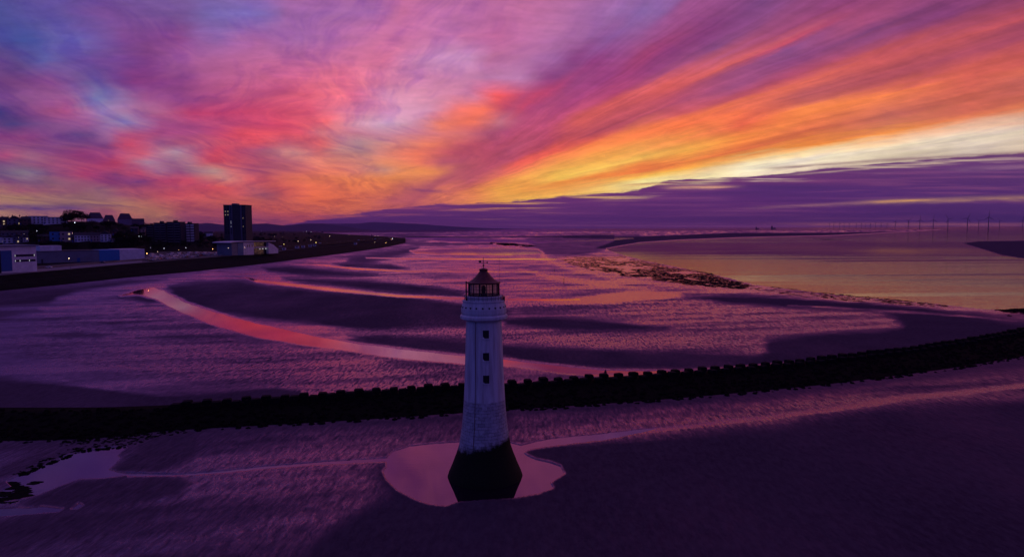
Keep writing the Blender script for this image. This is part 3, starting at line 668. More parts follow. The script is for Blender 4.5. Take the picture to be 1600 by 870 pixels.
n_ = len(vs2); poolM.add(vs2 + bot, [(i, n_ + i, n_ + i + 1, i + 1) for i in range(n_ - 1)])
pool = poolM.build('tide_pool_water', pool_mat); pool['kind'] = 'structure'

# ================================================================ lighthouse
LD = 91.0
def zl(py): return at(759, py, LD)[2]
def rl(w, z=15.0): return w / 2 / FPX * (LD * CP + (CAMZ - z) * SP)
LX = at(758.0, 740, LD)[0]
def lh_material():
    m = bpy.data.materials.new('painted and weathered stone'); m.use_nodes = True; t = m.node_tree; n = N(t); p = t.nodes['Principled BSDF']
    tc = n.new('ShaderNodeTexCoord').outputs['Object']; sp = n.new('ShaderNodeSeparateXYZ'); n.put(sp.inputs[0], tc)
    ang = n.m('MULTIPLY', n.m('ARCTAN2', sp.outputs[1], sp.outputs[0]), 3.6)
    uv = n.xyz(ang, sp.outputs[2])
    br = n.new('ShaderNodeTexBrick'); n.put(br.inputs['Vector'], uv); br.inputs['Scale'].default_value = 1.0
    br.inputs['Brick Width'].default_value = 1.0; br.inputs['Row Height'].default_value = .42; br.inputs['Mortar Size'].default_value = .025
    br.inputs['Color1'].default_value = (.50, .49, .52, 1); br.inputs['Color2'].default_value = (.30, .30, .34, 1); br.inputs['Mortar'].default_value = (.13, .12, .13, 1)
    n1 = n.noise(tc, 1.3, 6, .7); n2 = n.noise(n.xyz(n.m('MULTIPLY', ang, 1.2), n.m('MULTIPLY', sp.outputs[2], .12)), 1, 5, .65); n3 = n.noise(tc, 5, 5, .7)
    paint = n.mix(n.mr(n2, .42, .66, 0, .7), (.66, .66, .69), (.32, .28, .30))
    paint = n.mix(n.mr(n3, .66, .72, 0, .55), paint, (.25, .22, .22))
    worn = n.mix(n.mr(n1, .46, .68, 0, 1), br.outputs[0], (.52, .52, .56))
    worn = n.mix(n.mr(n3, .55, .68, 0, .6), worn, (.16, .15, .17))
    z1, z2 = zl(622), zl(690)
    zz = sp.outputs[2]
    c = n.mix(n.mr(n.m('MULTIPLY_ADD', n.m('SUBTRACT', n1, .5), .5, zz), z1 - .08, z1 + .08), worn, paint)
    zw = n.m('MULTIPLY_ADD', n.m('SUBTRACT', n1, .5), 1.7, zz)
    zw = n.m('MULTIPLY_ADD', sp.outputs[0], -.22, zw)
    wd = n.mr(zw, z2 - .25, z2 + .6, 1, 0)
    weed = n.mix(n.mr(n3, .35, .65), (.006, .008, .005), (.016, .018, .008))
    n.put(p.inputs['Base Color'], n.mix(wd, c, weed))
    n.put(p.inputs['Roughness'], n.mr(wd, 0, 1, .6, .75)); p.inputs['IOR'].default_value = 1.25
    b = n.new('ShaderNodeBump'); b.inputs['Strength'].default_value = .5; b.inputs['Distance'].default_value = .03
    n.put(b.inputs['Height'], n.m('ADD', n.m('MULTIPLY', br.outputs['Fac'], n.mr(zz, z1 + .5, z1, 0, -1)), n3)); n.put(p.inputs['Normal'], b.outputs[0])
    return m
M_lh = lh_material()
M_win = material('dark recess', (.012, .01, .012), .5)
M_red = material('faded red roof paint', (.15, .02, .022), .55, var=.35, vscale=1.5)
M_iron = material('painted ironwork', (.03, .012, .014), .5)
M_cream = material('cream panel', (.45, .33, .26), .6)
M_glass = bpy.data.materials.new('lantern glass'); M_glass.use_nodes = True
_t = M_glass.node_tree; _n = N(_t); _t.nodes.clear()
_tr = _n.new('ShaderNodeBsdfTransparent'); _tr.inputs[0].default_value = (.92, .86, .84, 1); _gl = _n.new('ShaderNodeBsdfGlossy'); _gl.inputs['Roughness'].default_value = .08
_mx = _n.new('ShaderNodeMixShader'); _mx.inputs[0].default_value = .16; _n.put(_mx.inputs[1], _tr.outputs[0]); _n.put(_mx.inputs[2], _gl.outputs[0])
_n.put(_n.new('ShaderNodeOutputMaterial').inputs[0], _mx.outputs[0])

lh = empty('lighthouse', (LX, LD, 0)); lh.rotation_euler = (0, 0, 0)
tag(lh, 'tall white painted stone lighthouse with red lantern roof standing in a tide pool', 'lighthouse')
b = MB()
prof = [(742, 117), (736, 113), (728, 106), (721, 100), (715, 95.6), (708, 90), (701, 85), (694, 80.5), (687, 78), (680, 76), (670, 73), (662, 70.5), (650, 68.3), (636, 66), (621, 64), (605, 62.4), (590, 61.3), (570, 60), (550, 58.7), (528, 57.3), (506, 56), (500, 55.6)]
pr = [(rl(w, zl(y)), zl(y)) for y, w in prof]
pr = [(pr[0][0] + .12, -1.2)] + pr
b.lathe(pr, 72); b.build('tower', M_lh, lh, True)
b = MB(); q = [(500, 56), (499, 60), (497.5, 70), (496, 73.5), (492.5, 74), (491, 71.5), (490, 69)]
b.lathe([(rl(w, zl(y)), zl(y)) for y, w in q], 72); b.build('gallery_cornice', M_lh, lh, False)
b = MB(); q = [(490, 68.5), (487, 70.5), (481, 70.5), (476, 68), (472, 65.5), (470.5, 65), (470, 66.5), (468.5, 66.5), (468, 64)]
b.lathe([(rl(w, zl(y)), zl(y)) for y, w in q], 72, cap=(True, True)); b.build('parapet', M_lh, lh, False)
b = MB(); q = [(470, 57), (464, 57), (463.5, 59), (462, 59), (461.5, 56)]
b.lathe([(rl(w, zl(y)), zl(y)) for y, w in q], 48); b.build('lantern_plinth', M_lh, lh, False)
ty = lambda z, pr=pr: np.interp(z, [p_[1] for p_ in pr], [p_[0] for p_ in pr])
for py in (518, 552, 586):
    z = zl(py) ; r = ty(z); xo = .35
    fw = MB(); w_, h_ = .40, .52; yo = -math.sqrt(r * r - xo * xo)
    fw.box(xo - w_, xo + w_, yo - .035, yo + .5, z - h_, z + h_)
    wn = fw.build('window', M_win, lh)
    fr = MB()
    fr.box(xo - w_ - .09, xo + w_ + .09, yo - .12, yo + .1, z - h_ - .14, z - h_ - .003); fr.build('sill', M_lh, wn)
    fr = MB()
    fr.box(xo - .03, xo + .03, yo - .06, yo - .038, z - h_ + .005, z + h_ - .005)
    fr.box(xo - w_ + .005, xo + w_ - .005, yo - .06, yo - .038, z - .03, z + .03); fr.build('window_bars', M_iron, wn)
for k in range(22):          # small round ports in the parapet
    a = 2 * math.pi * (k + .5) / 22; z = zl(478.2); r = rl(68.8, z)
    pb = MB(); d = Vector((math.cos(a), math.sin(a), 0)); pb.tube(d * (r - .25) + Vector((0, 0, z)), d * (r + .07) + Vector((0, 0, z)), .12, n=10)
    pb.build('port_hole', M_win, lh)
zb, zt = zl(461.5), zl(441); rr_ = rl(47, zb)
NP = 14
for k in range(NP):
    a0_, a1_ = 2 * math.pi * k / NP, 2 * math.pi * (k + 1) / NP
    p0 = Vector((math.cos(a0_) * rr_, math.sin(a0_) * rr_, 0)); p1 = Vector((math.cos(a1_) * rr_, math.sin(a1_) * rr_, 0))
    g = MB(); g.add([p0 + Vector((0, 0, zb)), p1 + Vector((0, 0, zb)), p1 + Vector((0, 0, zt)), p0 + Vector((0, 0, zt))], [(0, 1, 2, 3)])
    go = g.build('lantern_pane', M_glass, lh)
fr = MB()
for k in range(NP):
    a = 2 * math.pi * k / NP; d = Vector((math.cos(a) * rr_, math.sin(a) * rr_, 0)); fr.tube(d + Vector((0, 0, zb)), d + Vector((0, 0, zt)), .06 if k % 2 else .10, n=6)
    a2 = 2 * math.pi * (k + 1) / NP; e = Vector((math.cos(a2) * rr_, math.sin(a2) * rr_, 0)); hm = (d + e) / 2
    fr.tube(hm + Vector((0, 0, zb)), hm + Vector((0, 0, zt)), .022, n=5)
    for j in range(1, 4):
        z = zb + (zt - zb) * j / 4; fr.tube(d + Vector((0, 0, z)), e + Vector((0, 0, z)), .022, n=5)
fr.lathe([(rr_ + .1, zb - .02), (rr_ + .14, zb + .14), (rr_ - .1, zb + .14)], NP, cap=(False, False))
fr.lathe([(rr_ - .1, zt - .16), (rr_ + .1, zt - .16), (rr_ + .12, zt)], NP, cap=(False, False))
fr.build('lantern_frame', M_iron, lh)
bd = MB(); NB_ = 20; rb_ = rr_ * .93  # curved translucent sheet, added so the lantern panes seem to glow
for k in range(NB_ + 1):
    a = -.25 + (math.pi + .5) * k / NB_; bd.v += [(rb_ * math.cos(a), rb_ * math.sin(a), zb + .1), (rb_ * math.cos(a), rb_ * math.sin(a), zt - .1)]
bd.f = [(2 * k, 2 * k + 2, 2 * k + 3, 2 * k + 1) for k in range(NB_)]; bd.mi = [0] * NB_
M_glow_sheet = bpy.data.materials.new('added translucent glow sheet'); M_glow_sheet.use_nodes = True; _t = M_glow_sheet.node_tree; _n = N(_t); _t.nodes.clear()
_tl = _n.new('ShaderNodeBsdfTranslucent'); _tl.inputs[0].default_value = (1, .92, .80, 1); _tr = _n.new('ShaderNodeBsdfTransparent')
_mx = _n.new('ShaderNodeMixShader'); _mx.inputs[0].default_value = .95; _n.put(_mx.inputs[1], _tr.outputs[0]); _n.put(_mx.inputs[2], _tl.outputs[0]); _n.put(_n.new('ShaderNodeOutputMaterial').inputs[0], _mx.outputs[0])
bd.build('lantern_glow_sheet', M_glow_sheet, lh, True)
b = MB(); b.lathe([(.35, zb - .3), (.35, zb + .25), (.26, zb + .35), (.30, zb + .8), (.26, zb + 1.2), (.15, zb + 1.35)], 14); b.build('lamp_optic', M_iron, lh)
q = [(443, 50), (441.5, 53.5), (440.5, 53), (439, 43.5), (436, 34), (432, 25.5), (428, 19), (426, 15.5), (424.5, 13.5), (424, 12.5), (422, 12.5), (421.6, 14.5), (420.4, 14.8), (420, 12), (418.8, 4)]
b = MB(); b.lathe([(rl(w, zl(y)), zl(y)) for y, w in q], 14); b.build('lantern_roof', M_red, lh, False)
b = MB(); zc = zl(419)
b.tube((0, 0, zc - .1), (0, 0, zc + 1.5), .05, .03, 6); b.ball((0, 0, zc + .35), .13)
vane = b.build('finial_rod', M_iron, lh)
b = MB(); b.tube((-.55, 0, zc + .75), (.55, 0, zc + .75), .03, n=5); b.box(-.60, -.30, -.02, .02, zc + .78, zc + 1.02); b.box(.42, .6, -.02, .02, zc + .66, zc + .86); b.build('weather_vane', M_iron, vane)
b = MB(); ra_ = rl(66); b.tube((rl(50), -.5, zl(470)), (rl(50), -.5, zl(403.5)), .02, .012, 6); b.build('aerial', M_iron, lh)
b = MB(); b.tube((-rl(52), -1.2, zl(469)), (-rl(52), -1.2, zl(438)), .11, .09, 6); b.tube((-rl(52), -1.2, zl(455)), (-rl(45), -1.2, zl(455)), .05, n=5); b.build('stanchion', M_iron, lh)
b = MB(); rg = rl(60)
for k in range(28):
    a = 2 * math.pi * k / 28; a2 = 2 * math.pi * (k + 1) / 28
    d = Vector((math.cos(a) * rg, math.sin(a) * rg, 0)); e = Vector((math.cos(a2) * rg, math.sin(a2) * rg, 0))
    b.tube(d + Vector((0, 0, zl(468.5))), d + Vector((0, 0, zl(460.5))), .022, n=4)
    for zz_ in (460.5, 464.5): b.tube(d + Vector((0, 0, zl(zz_))), e + Vector((0, 0, zl(zz_))), .02, n=4)
b.build('gallery_railing', M_iron, lh)
b = MB(); zlast = None
for y_ in np.linspace(500, 690, 24):
    z = zl(y_); r = ty(z) + .03; a = R(-90) - .42; p_ = Vector((math.cos(a) * r, math.sin(a) * r, z))
    if zlast is not None: b.tube(zlast, p_, .035, n=5)
    zlast = p_
b.build('lightning_conductor', material('rusty strip', (.12, .03, .03), .8), lh)
b = MB(); b.box(rl(58), rl(66), -.6, .8, zl(470), zl(463)); b.build('gallery_hut', M_red, lh)

# ================================================================ breakwater
M_rock = bpy.data.materials.new('dark weed covered rock'); M_rock.use_nodes = True
_t = M_rock.node_tree; _n = N(_t); _p = _t.nodes['Principled BSDF']; _g = _n.new('ShaderNodeNewGeometry').outputs['Position']
_n.put(_p.inputs['Base Color'], _n.ramp(_n.noise(_g, 1.4, 5, .7), [(.35, (.003, .0035, .003)), (.6, (.010, .011, .008)), (.72, (.022, .022, .018))]))
_p.inputs['Roughness'].default_value = .9; _p.inputs['IOR'].default_value = 1.1
M_block = material('dark concrete armour', (.012, .012, .012), .85, ior=1.15, var=.4, vscale=1.2)
bw = MB(); sec = []
nrm = []
for i in range(len(crest)):
    a_ = crest[max(i - 1, 0)]; c_ = crest[min(i + 1, len(crest) - 1)]; t_ = (c_ - a_).normalized(); nn = Vector((-t_.y, t_.x, 0))
    if nn.y < 0: nn = -nn
    nrm.append(nn)
BACK = 3.2
rows = []
for i in range(len(crest)):
    c_, t_, nn = crest[i], toe[i], nrm[i]; row = []
    for k in range(9):
        f_ = k / 8; p_ = t_.lerp(Vector((c_.x, c_.y, 0)), f_ * .93) ; z = BZ * f_ ** .9 * .8 - .25 * (k == 0)
        row.append((p_.x, p_.y, z))
    q1 = c_ + nn * .3; q2 = c_ + nn * BACK; q3 = c_ + nn * (BACK + 3.5)
    row += [(q1.x, q1.y, BZ * .84), (q2.x, q2.y, BZ * .80), (q3.x, q3.y, -.25)]
    rows.append(row)
nc = len(rows[0])
bw.add([v for r_ in rows for v in r_], [(i * nc + k, (i + 1) * nc + k, (i + 1) * nc + k + 1, i * nc + k + 1) for i in range(len(rows) - 1) for k in range(nc - 1)])
bwr = empty('breakwater', (0, 0, 0)); tag(bwr, 'long low breakwater of dark rocks crossing the sand behind the lighthouse', 'breakwater')
bw.build('rubble_core', M_rock, bwr)
def rock_shape(r_, seed):
    rs = random.Random(seed); t = (1 + 5 ** .5) / 2
    vs = [(-1, t, 0), (1, t, 0), (-1, -t, 0), (1, -t, 0), (0, -1, t), (0, 1, t), (0, -1, -t), (0, 1, -t), (t, 0, -1), (t, 0, 1), (-t, 0, -1), (-t, 0, 1)]
    fs = [(0, 11, 5), (0, 5, 1), (0, 1, 7), (0, 7, 10), (0, 10, 11), (1, 5, 9), (5, 11, 4), (11, 10, 2), (10, 7, 6), (7, 1, 8), (3, 9, 4), (3, 4, 2), (3, 2, 6), (3, 6, 8), (3, 8, 9), (4, 9, 5), (2, 4, 11), (6, 2, 10), (8, 6, 7), (9, 8, 1)]
    k = r_ / 1.9
    return [tuple(c * k * rs.uniform(.72, 1.25) for c in v) for v in vs], fs
shapes = [rock_shape(1, i) for i in range(14)]
def scatter_rock(mb, p, r, sz=(1, 1, .7)):
    vs, fs = shapes[random.randrange(14)]; a = random.uniform(0, 6.28); ca, sa = math.cos(a), math.sin(a)
    mb.add([(p[0] + (x * ca - y * sa) * r * sz[0], p[1] + (x * sa + y * ca) * r * sz[1], p[2] + z * r * sz[2]) for x, y, z in vs], fs)
rk = MB()
for i in range(len(rows) - 1):
    L = (Vector(rows[i + 1][4]) - Vector(rows[i][4])).length; n_r = int(L * 9.5)
    for _ in range(n_r):
        u = random.random(); v = random.uniform(-.02, 1) ** 1.0 * 9.4; v = max(v, 0); k = min(int(v), nc - 3); f_ = v - k
        a_ = Vector(rows[i][k]).lerp(Vector(rows[i][k + 1]), f_); c_ = Vector(rows[i + 1][k]).lerp(Vector(rows[i + 1][k + 1]), f_)
        p_ = a_.lerp(c_, u); r_ = random.uniform(.28, .62)
        if v < .7: p_.y -= random.uniform(0, .55); r_ *= 1.1
        scatter_rock(rk, (p_.x, p_.y, max(p_.z, .05)), r_)
ro = rk.build('rock_armour', M_rock, bwr); ro['kind'] = 'stuff'
# armour blocks : mushroom outline with a hole through the middle
def block_mesh():
    prof = [(-.42, 0), (-.42, .45), (-.80, .72), (-.86, 1.25), (-.66, 1.52), (.66, 1.52), (.86, 1.25), (.80, .72), (.42, .45), (.42, 0)]
    m_ = MB(); D = .62; n0 = len(prof); hc = (0, .98); hr = .15
    # ring the profile around the hole : match each profile point to a hole point by angle
    hole = []
    for (x, z) in prof:
        a = math.atan2(z - hc[1], x - hc[0]); hole.append((hc[0] + hr * math.cos(a), hc[1] + hr * math.sin(a)))
    vs = []
    for yy in (-D, D):
        vs += [(x, yy, z) for x, z in prof] + [(x, yy, z) for x, z in hole]
    fs = []
    for i in range(n0):
        j = (i + 1) % n0
        fs += [(i, j, n0 + j, n0 + i), (2 * n0 + i, 3 * n0 + i, 3 * n0 + j, 2 * n0 + j)]
        fs += [(i, 2 * n0 + i, 2 * n0 + j, j), (n0 + i, n0 + j, 3 * n0 + j, 3 * n0 + i)]
    m_.add(vs, fs); return m_
proto = None
cl = [Vector((c_.x, c_.y, 0)) for c_ in crest]
cum = [0]
for i in range(1, len(cl)): cum.append(cum[-1] + (cl[i] - cl[i - 1]).length)
def on_crest(s):
    i = int(np.searchsorted(cum, s)) - 1; i = max(0, min(i, len(cl) - 2)); f_ = (s - cum[i]) / (cum[i + 1] - cum[i])
    return cl[i].lerp(cl[i + 1], f_), nrm[i].lerp(nrm[i + 1], f_)
s = 0; k = 0
blkm = block_mesh()
while s < cum[-1]:
    p_, nn = on_crest(s); px_, py_ = proj(p_.x, p_.y, BZ)
    if 275 < px_ < 1640:
        front = (k % 2 == 1)
        if proto is None:
            me_o = blkm.build('armour_block', M_block); proto = me_o
            tag(me_o, 'dark concrete armour block with a hole through it along the breakwater crest', 'armour block', 'armour blocks along the breakwater crest'); o = me_o
        else:
            o = proto.copy(); COL.objects.link(o)
        o['label'] = ('dark armour block in the breakwater\'s ' + ('lower front row ' if front else 'upper back row ') +
                      ('left of the lighthouse' if px_ < 760 else 'between lighthouse and person' if px_ < 946 else 'right of the person' if px_ < 1250 else 'at its far right end'))
        q_ = p_ + nn * ((-.25 if px_ < 760 else -.8) if front else .7)
        o.location = (q_.x, q_.y, BZ * .84 - ((.30 if px_ < 760 else .5) if front else .10) + random.uniform(-.13, .13) - .25)
        o.rotation_euler = (random.uniform(-.05, .05), random.uniform(-.06, .06), math.atan2(nn.y, nn.x) - math.pi / 2 + random.uniform(-.12, .12))
        sc = random.uniform(.93, 1.07); o.scale = (sc, sc, sc)
    s += 1.68; k += 1

# dark rocks and weed where the tide leaves the mussel bed
def scatter_field(name, polys, count, rmin, rmax, label, cat, flat=.35, sx=2.2):
    m_ = MB(); placed = 0; tries = 0
    arr = [np.array(pl) for pl in polys]; areas = [len(a) for a in arr]
    while placed < count and tries < count * 30:
        tries += 1; pl = random.choice(polys); a = np.array(pl)
        px_, py_ = random.uniform(a[:, 0].min(), a[:, 0].max()), random.uniform(a[:, 1].min(), a[:, 1].max())
        if not inside(np.array([px_]), np.array([py_]), pl)[0]: continue
        g_ = gnd(px_, py_)
        nz = vnoise(np.array([g_[0] / 9]), np.array([g_[1] / 30]), 77, 3)[0]
        if nz < (.40 if name == 'mussel_bed' else .45): continue
        scatter_rock(m_, (g_[0], g_[1], .0), random.uniform(rmin, rmax), (sx, 1.3, flat)); placed += 1
    o = m_.build(name, M_rock); tag(o, label, cat, kind='stuff'); return o
scatter_field('mussel_bed', [P('868,401 900,397 970,399 1005,407 1060,419 1112,427 1135,437 1185,445 1160,452 1080,446 1020,438 940,427 890,413')], 8000, .22, .85, 'dark beds of mussels and weed breaking the orange shallows at the tide edge', 'mussel bed', .22)
scatter_field('weed_line', [P('1180,445 1300,458 1420,470 1480,477 1480,480 1380,475 1260,465 1170,452')], 520, .25, .8, 'thin broken line of dark weed along the water edge', 'weed line', .22)
scatter_field('foreshore_rocks', [P('1555,484 1600,482 1680,484 1680,504 1600,500 1575,494')], 500, .3, .9, 'dark rocks at the right end of the beach beside the water', 'rocks', .5, 1.3)
scatter_field('far_rocks', [P('764,379.4 800,380.2 838,384.4 826,386 790,384')], 260, 1.0, 3.2, 'low line of dark rocks lying on the far sand flats', 'rocks', .4)
scatter_field('pool_stones', [P('-20,762 20,752 62,752 40,760 48,768 30,776 -20,775'), P('-20,776 40,770 60,775 40,785 -20,790')], 150, .15, .42, 'dark stones and weed lying in the small pools at the lower left', 'stones', .2, 2.6)
scatter_field('spilled_stones', [P('20,742 60,722 110,702 190,688 240,682 232,690 190,700 150,703 120,708 80,724 40,742'), P('0,686 260,668 300,676 200,690 0,704')], 620, .12, .42, 'loose dark stones spilled from the foot of the breakwater at the left', 'stones', .6, 1.2)

# person on the breakwater, marker posts
def skin_figure(name, joints, edges, radii, mat, parent=None):
    me = bpy.data.meshes.new(name); me.from_pydata(joints, edges, []); me.update()
    o = link(name, me, mat, parent)
    o.modifiers.new('skin', 'SKIN'); 
    sk = me.skin_vertices[0].data if me.skin_vertices else None
    return o
def person(loc, rz):
    # one continuous standing body, hands in pockets, lathe-like limbs joined in a single surface through remesh
    J = dict(pel=(0, 0, .95), wai=(0, 0, 1.12), che=(0, .0, 1.36), nec=(0, .0, 1.50), hdb=(0, -.01, 1.58), hdt=(0, -.02, 1.72),
             hl=(-.10, 0, .90), kl=(-.11, -.02, .50), al=(-.12, .02, .08), fl=(-.13, -.14, .04), hr=(.10, 0, .90), kr=(.11, -.04, .50), ar=(.13, .02, .08), fr=(.14, -.14, .04),
             sl=(-.19, 0, 1.43), el=(-.27, .04, 1.15), wl=(-.22, -.08, .95), ml=(-.20, -.12, .87), sr=(.19, 0, 1.43), er=(.27, .04, 1.15), wr=(.22, -.08, .95), mr=(.20, -.12, .87))
    E = [('pel', 'wai'), ('wai', 'che'), ('che', 'nec'), ('nec', 'hdb'), ('hdb', 'hdt'), ('pel', 'hl'), ('hl', 'kl'), ('kl', 'al'), ('al', 'fl'), ('pel', 'hr'), ('hr', 'kr'), ('kr', 'ar'), ('ar', 'fr'),
         ('che', 'sl'), ('sl', 'el'), ('el', 'wl'), ('wl', 'ml'), ('che', 'sr'), ('sr', 'er'), ('er', 'wr'), ('wr', 'mr')]
    rad = dict(pel=.155, wai=.14, che=.165, nec=.06, hdb=.085, hdt=.09, hl=.10, kl=.07, al=.05, fl=.045, hr=.10, kr=.07, ar=.05, fr=.045, sl=.08, el=.055, wl=.042, ml=.04, sr=.08, er=.055, wr=.042, mr=.04)
    ks = list(J); me = bpy.data.meshes.new('person'); me.from_pydata([J[k_] for k_ in ks], [(ks.index(a), ks.index(b_)) for a, b_ in E], []); me.update()
    o = link('person', me, material('dark outdoor clothing', (.02, .018, .022), .8))
    o.modifiers.new('skin', 'SKIN'); 
    bpy.context.view_layer.update()
    sv = me.skin_vertices[0].data if len(me.skin_vertices) else None
    if sv is None:
        bpy.context.view_layer.objects.active = o; bpy.ops.mesh.customdata_skin_add() if bpy.ops.mesh.customdata_skin_add.poll() else None
        sv = me.skin_vertices[0].data
    for i, k_ in enumerate(ks): sv[i].radius = (rad[k_], rad[k_]); sv[i].use_root = (k_ == 'pel')
    ss = o.modifiers.new('sub', 'SUBSURF'); ss.levels = 2; ss.render_levels = 2
    h_ = MB(); h_.ball((0, .015, 1.67), .112, (1, 1.08, 1.05), 12, 8); h_.build('hood', material('dark hood', (.015, .013, .018), .9), o, True)
    o.location = loc; o.rotation_euler = (0, 0, rz)
    tag(o, 'person in dark clothes standing on the breakwater crest right of the lighthouse', 'person')
    return o
i_ = min(range(len(crest)), key=lambda i: abs(proj(crest[i].x, crest[i].y, BZ)[0] - 946))
pp = crest[i_] + nrm[i_] * 1.9
tx = at(946, 583, pp.y)[0]; o = person((tx, pp.y, BZ * .82 + .1), .4); o.scale = (1.05, 1.05, 1.05)
M_post = material('weathered timber', (.03, .025, .025), .85, var=.4, vscale=4)
for (px_, py_, h_, lab) in ((881, 444, 3.4, 'lone dark marker post on the sand right of the lighthouse'), (866, 425, 2.4, 'small dark marker post on the flats beside the bright stream')):
    g_ = gnd(px_, py_); b = MB(); b.tube((0, 0, -.3), (0, 0, h_), .16, .12, 8); b.box(-.3, .3, -.06, .06, h_ - .5, h_ - .2)
    o = b.build('marker_post', M_post); o.location = g_; tag(o, lab, 'marker post')

# ================================================================ the town shore
TOEL = P('-400,505 -100,470 0,455 100,445 200,434 300,425 400,414 450,407.5 500,401 560,393 600,387 620,383 634,379.5')
TOPL = P('-400,470 -100,440 0,430 100,421 200,412 300,404 400,396 500,385.5 560,379.5 600,375.8 620,374 633,373.2')
FARL = P('-400,350 300,353 340,360.8 440,361.2 480,362.2 540,366.4 600,369.6 620,371.2 633,372.6')
LZ = 7.0
def hill(px, Y):
    hh = np.interp(px, [-400, 150, 220, 290, 345], [40, 38, 32, 20, 1.5])
    st_ = np.interp(px, [212, 232], [600, 840])
    return LZ + hh * sstep(np.asarray(Y, float), st_, st_ + 240) - hh * .5 * sstep(np.asarray(Y, float), 1150, 1900)
def pxcol(X, Y): return proj(X, Y, LZ)[0]
def land_point(px, py, dz=0.0):         # where the sight line to (px, py) meets the land (or dz above it)
    d = ray(px, py); Y = 430.0
    while Y < 6000:
        z = CAMZ + d[2] / d[1] * Y
        if z <= float(hill(px, Y)) + dz: break
        Y *= 1.003
    return d[0] / d[1] * Y, Y, float(hill(px, Y))
def land_at(px, Y):
    d = ray(px, 400); return d[0] / d[1] * Y, Y, float(hill(px, Y))
cols = list(np.arange(-400, 628, 9.0)) + [629, 633.5]
cols = np.array(cols)
toeP = [gnd(c, lineY(TOEL, c), 0) for c in cols]; topP = [gnd(c, lineY(TOPL, c), LZ) for c in cols]
farY = np.array([gnd(c, max(lineY(FARL, c), 358.6 + (0 if c > 300 else 2)), LZ)[1] for c in cols]); farY = np.where(cols < 338, 2600, farY)
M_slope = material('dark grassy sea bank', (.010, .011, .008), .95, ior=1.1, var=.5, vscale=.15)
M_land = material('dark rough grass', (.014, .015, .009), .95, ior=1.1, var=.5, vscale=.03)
M_prom = material('pale concrete promenade', (.17, .15, .16), .75, var=.25, vscale=.2)
M_tar = material('worn tarmac', (.035, .032, .035), .8, var=.3, vscale=.3)
sl_ = MB(); NS = 9
for i, c in enumerate(cols):
    a_, b_ = Vector(toeP[i]), Vector(topP[i])
    for k in range(NS):
        f_ = k / (NS - 1); z = LZ * (0, .05, .16, .46, .50, .56, .90, .97, 1.0)[k]; p_ = a_.lerp(b_, (0, .03, .3, .46, .56, .66, .84, .9, 1)[k]); sl_.v.append((p_.x, p_.y, z if k else -.6))
n_ = len(cols)
sl_.f = [(i * NS + k, (i + 1) * NS + k, (i + 1) * NS + k + 1, i * NS + k + 1) for i in range(n_ - 1) for k in range(NS - 1)]; sl_.mi = [0] * len(sl_.f)
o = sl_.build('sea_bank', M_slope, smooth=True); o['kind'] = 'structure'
ld = MB(); NR = 46
for i, c in enumerate(cols):
    Y0 = topP[i][1]; Y1 = max(farY[i], Y0 + 3)
    for k in range(NR + 2):
        if k <= NR:
            Y = Y0 * (Y1 / Y0) ** (k / NR); d_ = ray(c, 400); z = float(hill(c, Y))
            if 600 < Y < 1400 and c < 340: z += 1.5 * (vnoise(np.array([c / 14]), np.array([Y / 50]), 3)[0] - .5) * min(1, (340 - c) / 60)
        else: z = -3; Y *= 1.004
        t = topP[i][0] / Y0
        ld.v.append((t * Y, Y, z))
NN = NR + 2
ld.f = [(i * NN + k, (i + 1) * NN + k, (i + 1) * NN + k + 1, i * NN + k + 1) for i in range(n_ - 1) for k in range(NN - 1)]; ld.mi = [0] * len(ld.f)
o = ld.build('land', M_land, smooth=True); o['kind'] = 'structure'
def strip(name, mat, y_off0, y_off1, z, c0, c1):
    m_ = MB(); cc = [c for c in cols if c0 <= c <= c1]
    for c in cc:
        t = lineY(TOPL, c); sc_ = (t - 357) / 60.0
        m_.v.append(gnd(c, t - y_off0 * sc_, z)); m_.v.append(gnd(c, t - y_off1 * sc_, z))
    m_.f = [(2 * i, 2 * i + 2, 2 * i + 3, 2 * i + 1) for i in range(len(cc) - 1)]; m_.mi = [0] * len(m_.f)
    o_ = m_.build(name, mat); o_['kind'] = 'structure'; return o_
strip('promenade', M_prom, -.1, 4.2, LZ + .12, -200, 634)
strip('shore_road', M_tar, 4.4, 8.0, LZ + .10, -200, 634)
# low promenade wall, pale
m_ = MB(); cc = [c for c in cols if -200 <= c <= 450]
for c in cc:
    t = lineY(TOPL, c); sc_ = (t - 357) / 60.0; g_ = gnd(c, t - 4.3 * sc_, LZ)
    for dy, z in ((0, 0), (0, 1.3), (.4, 1.3), (.4, 0)): m_.v.append((g_[0], g_[1] + dy, LZ + z))
m_.f = [(4 * i + k, 4 * i + 4 + k, 4 * i + 5 + k, 4 * i + 1 + k) for i in range(len(cc) - 1) for k in range(3)]; m_.mi = [0] * len(m_.f)
o = m_.build('promenade_wall', M_prom); tag(o, 'low pale wall running along the promenade on the left shore', 'wall')

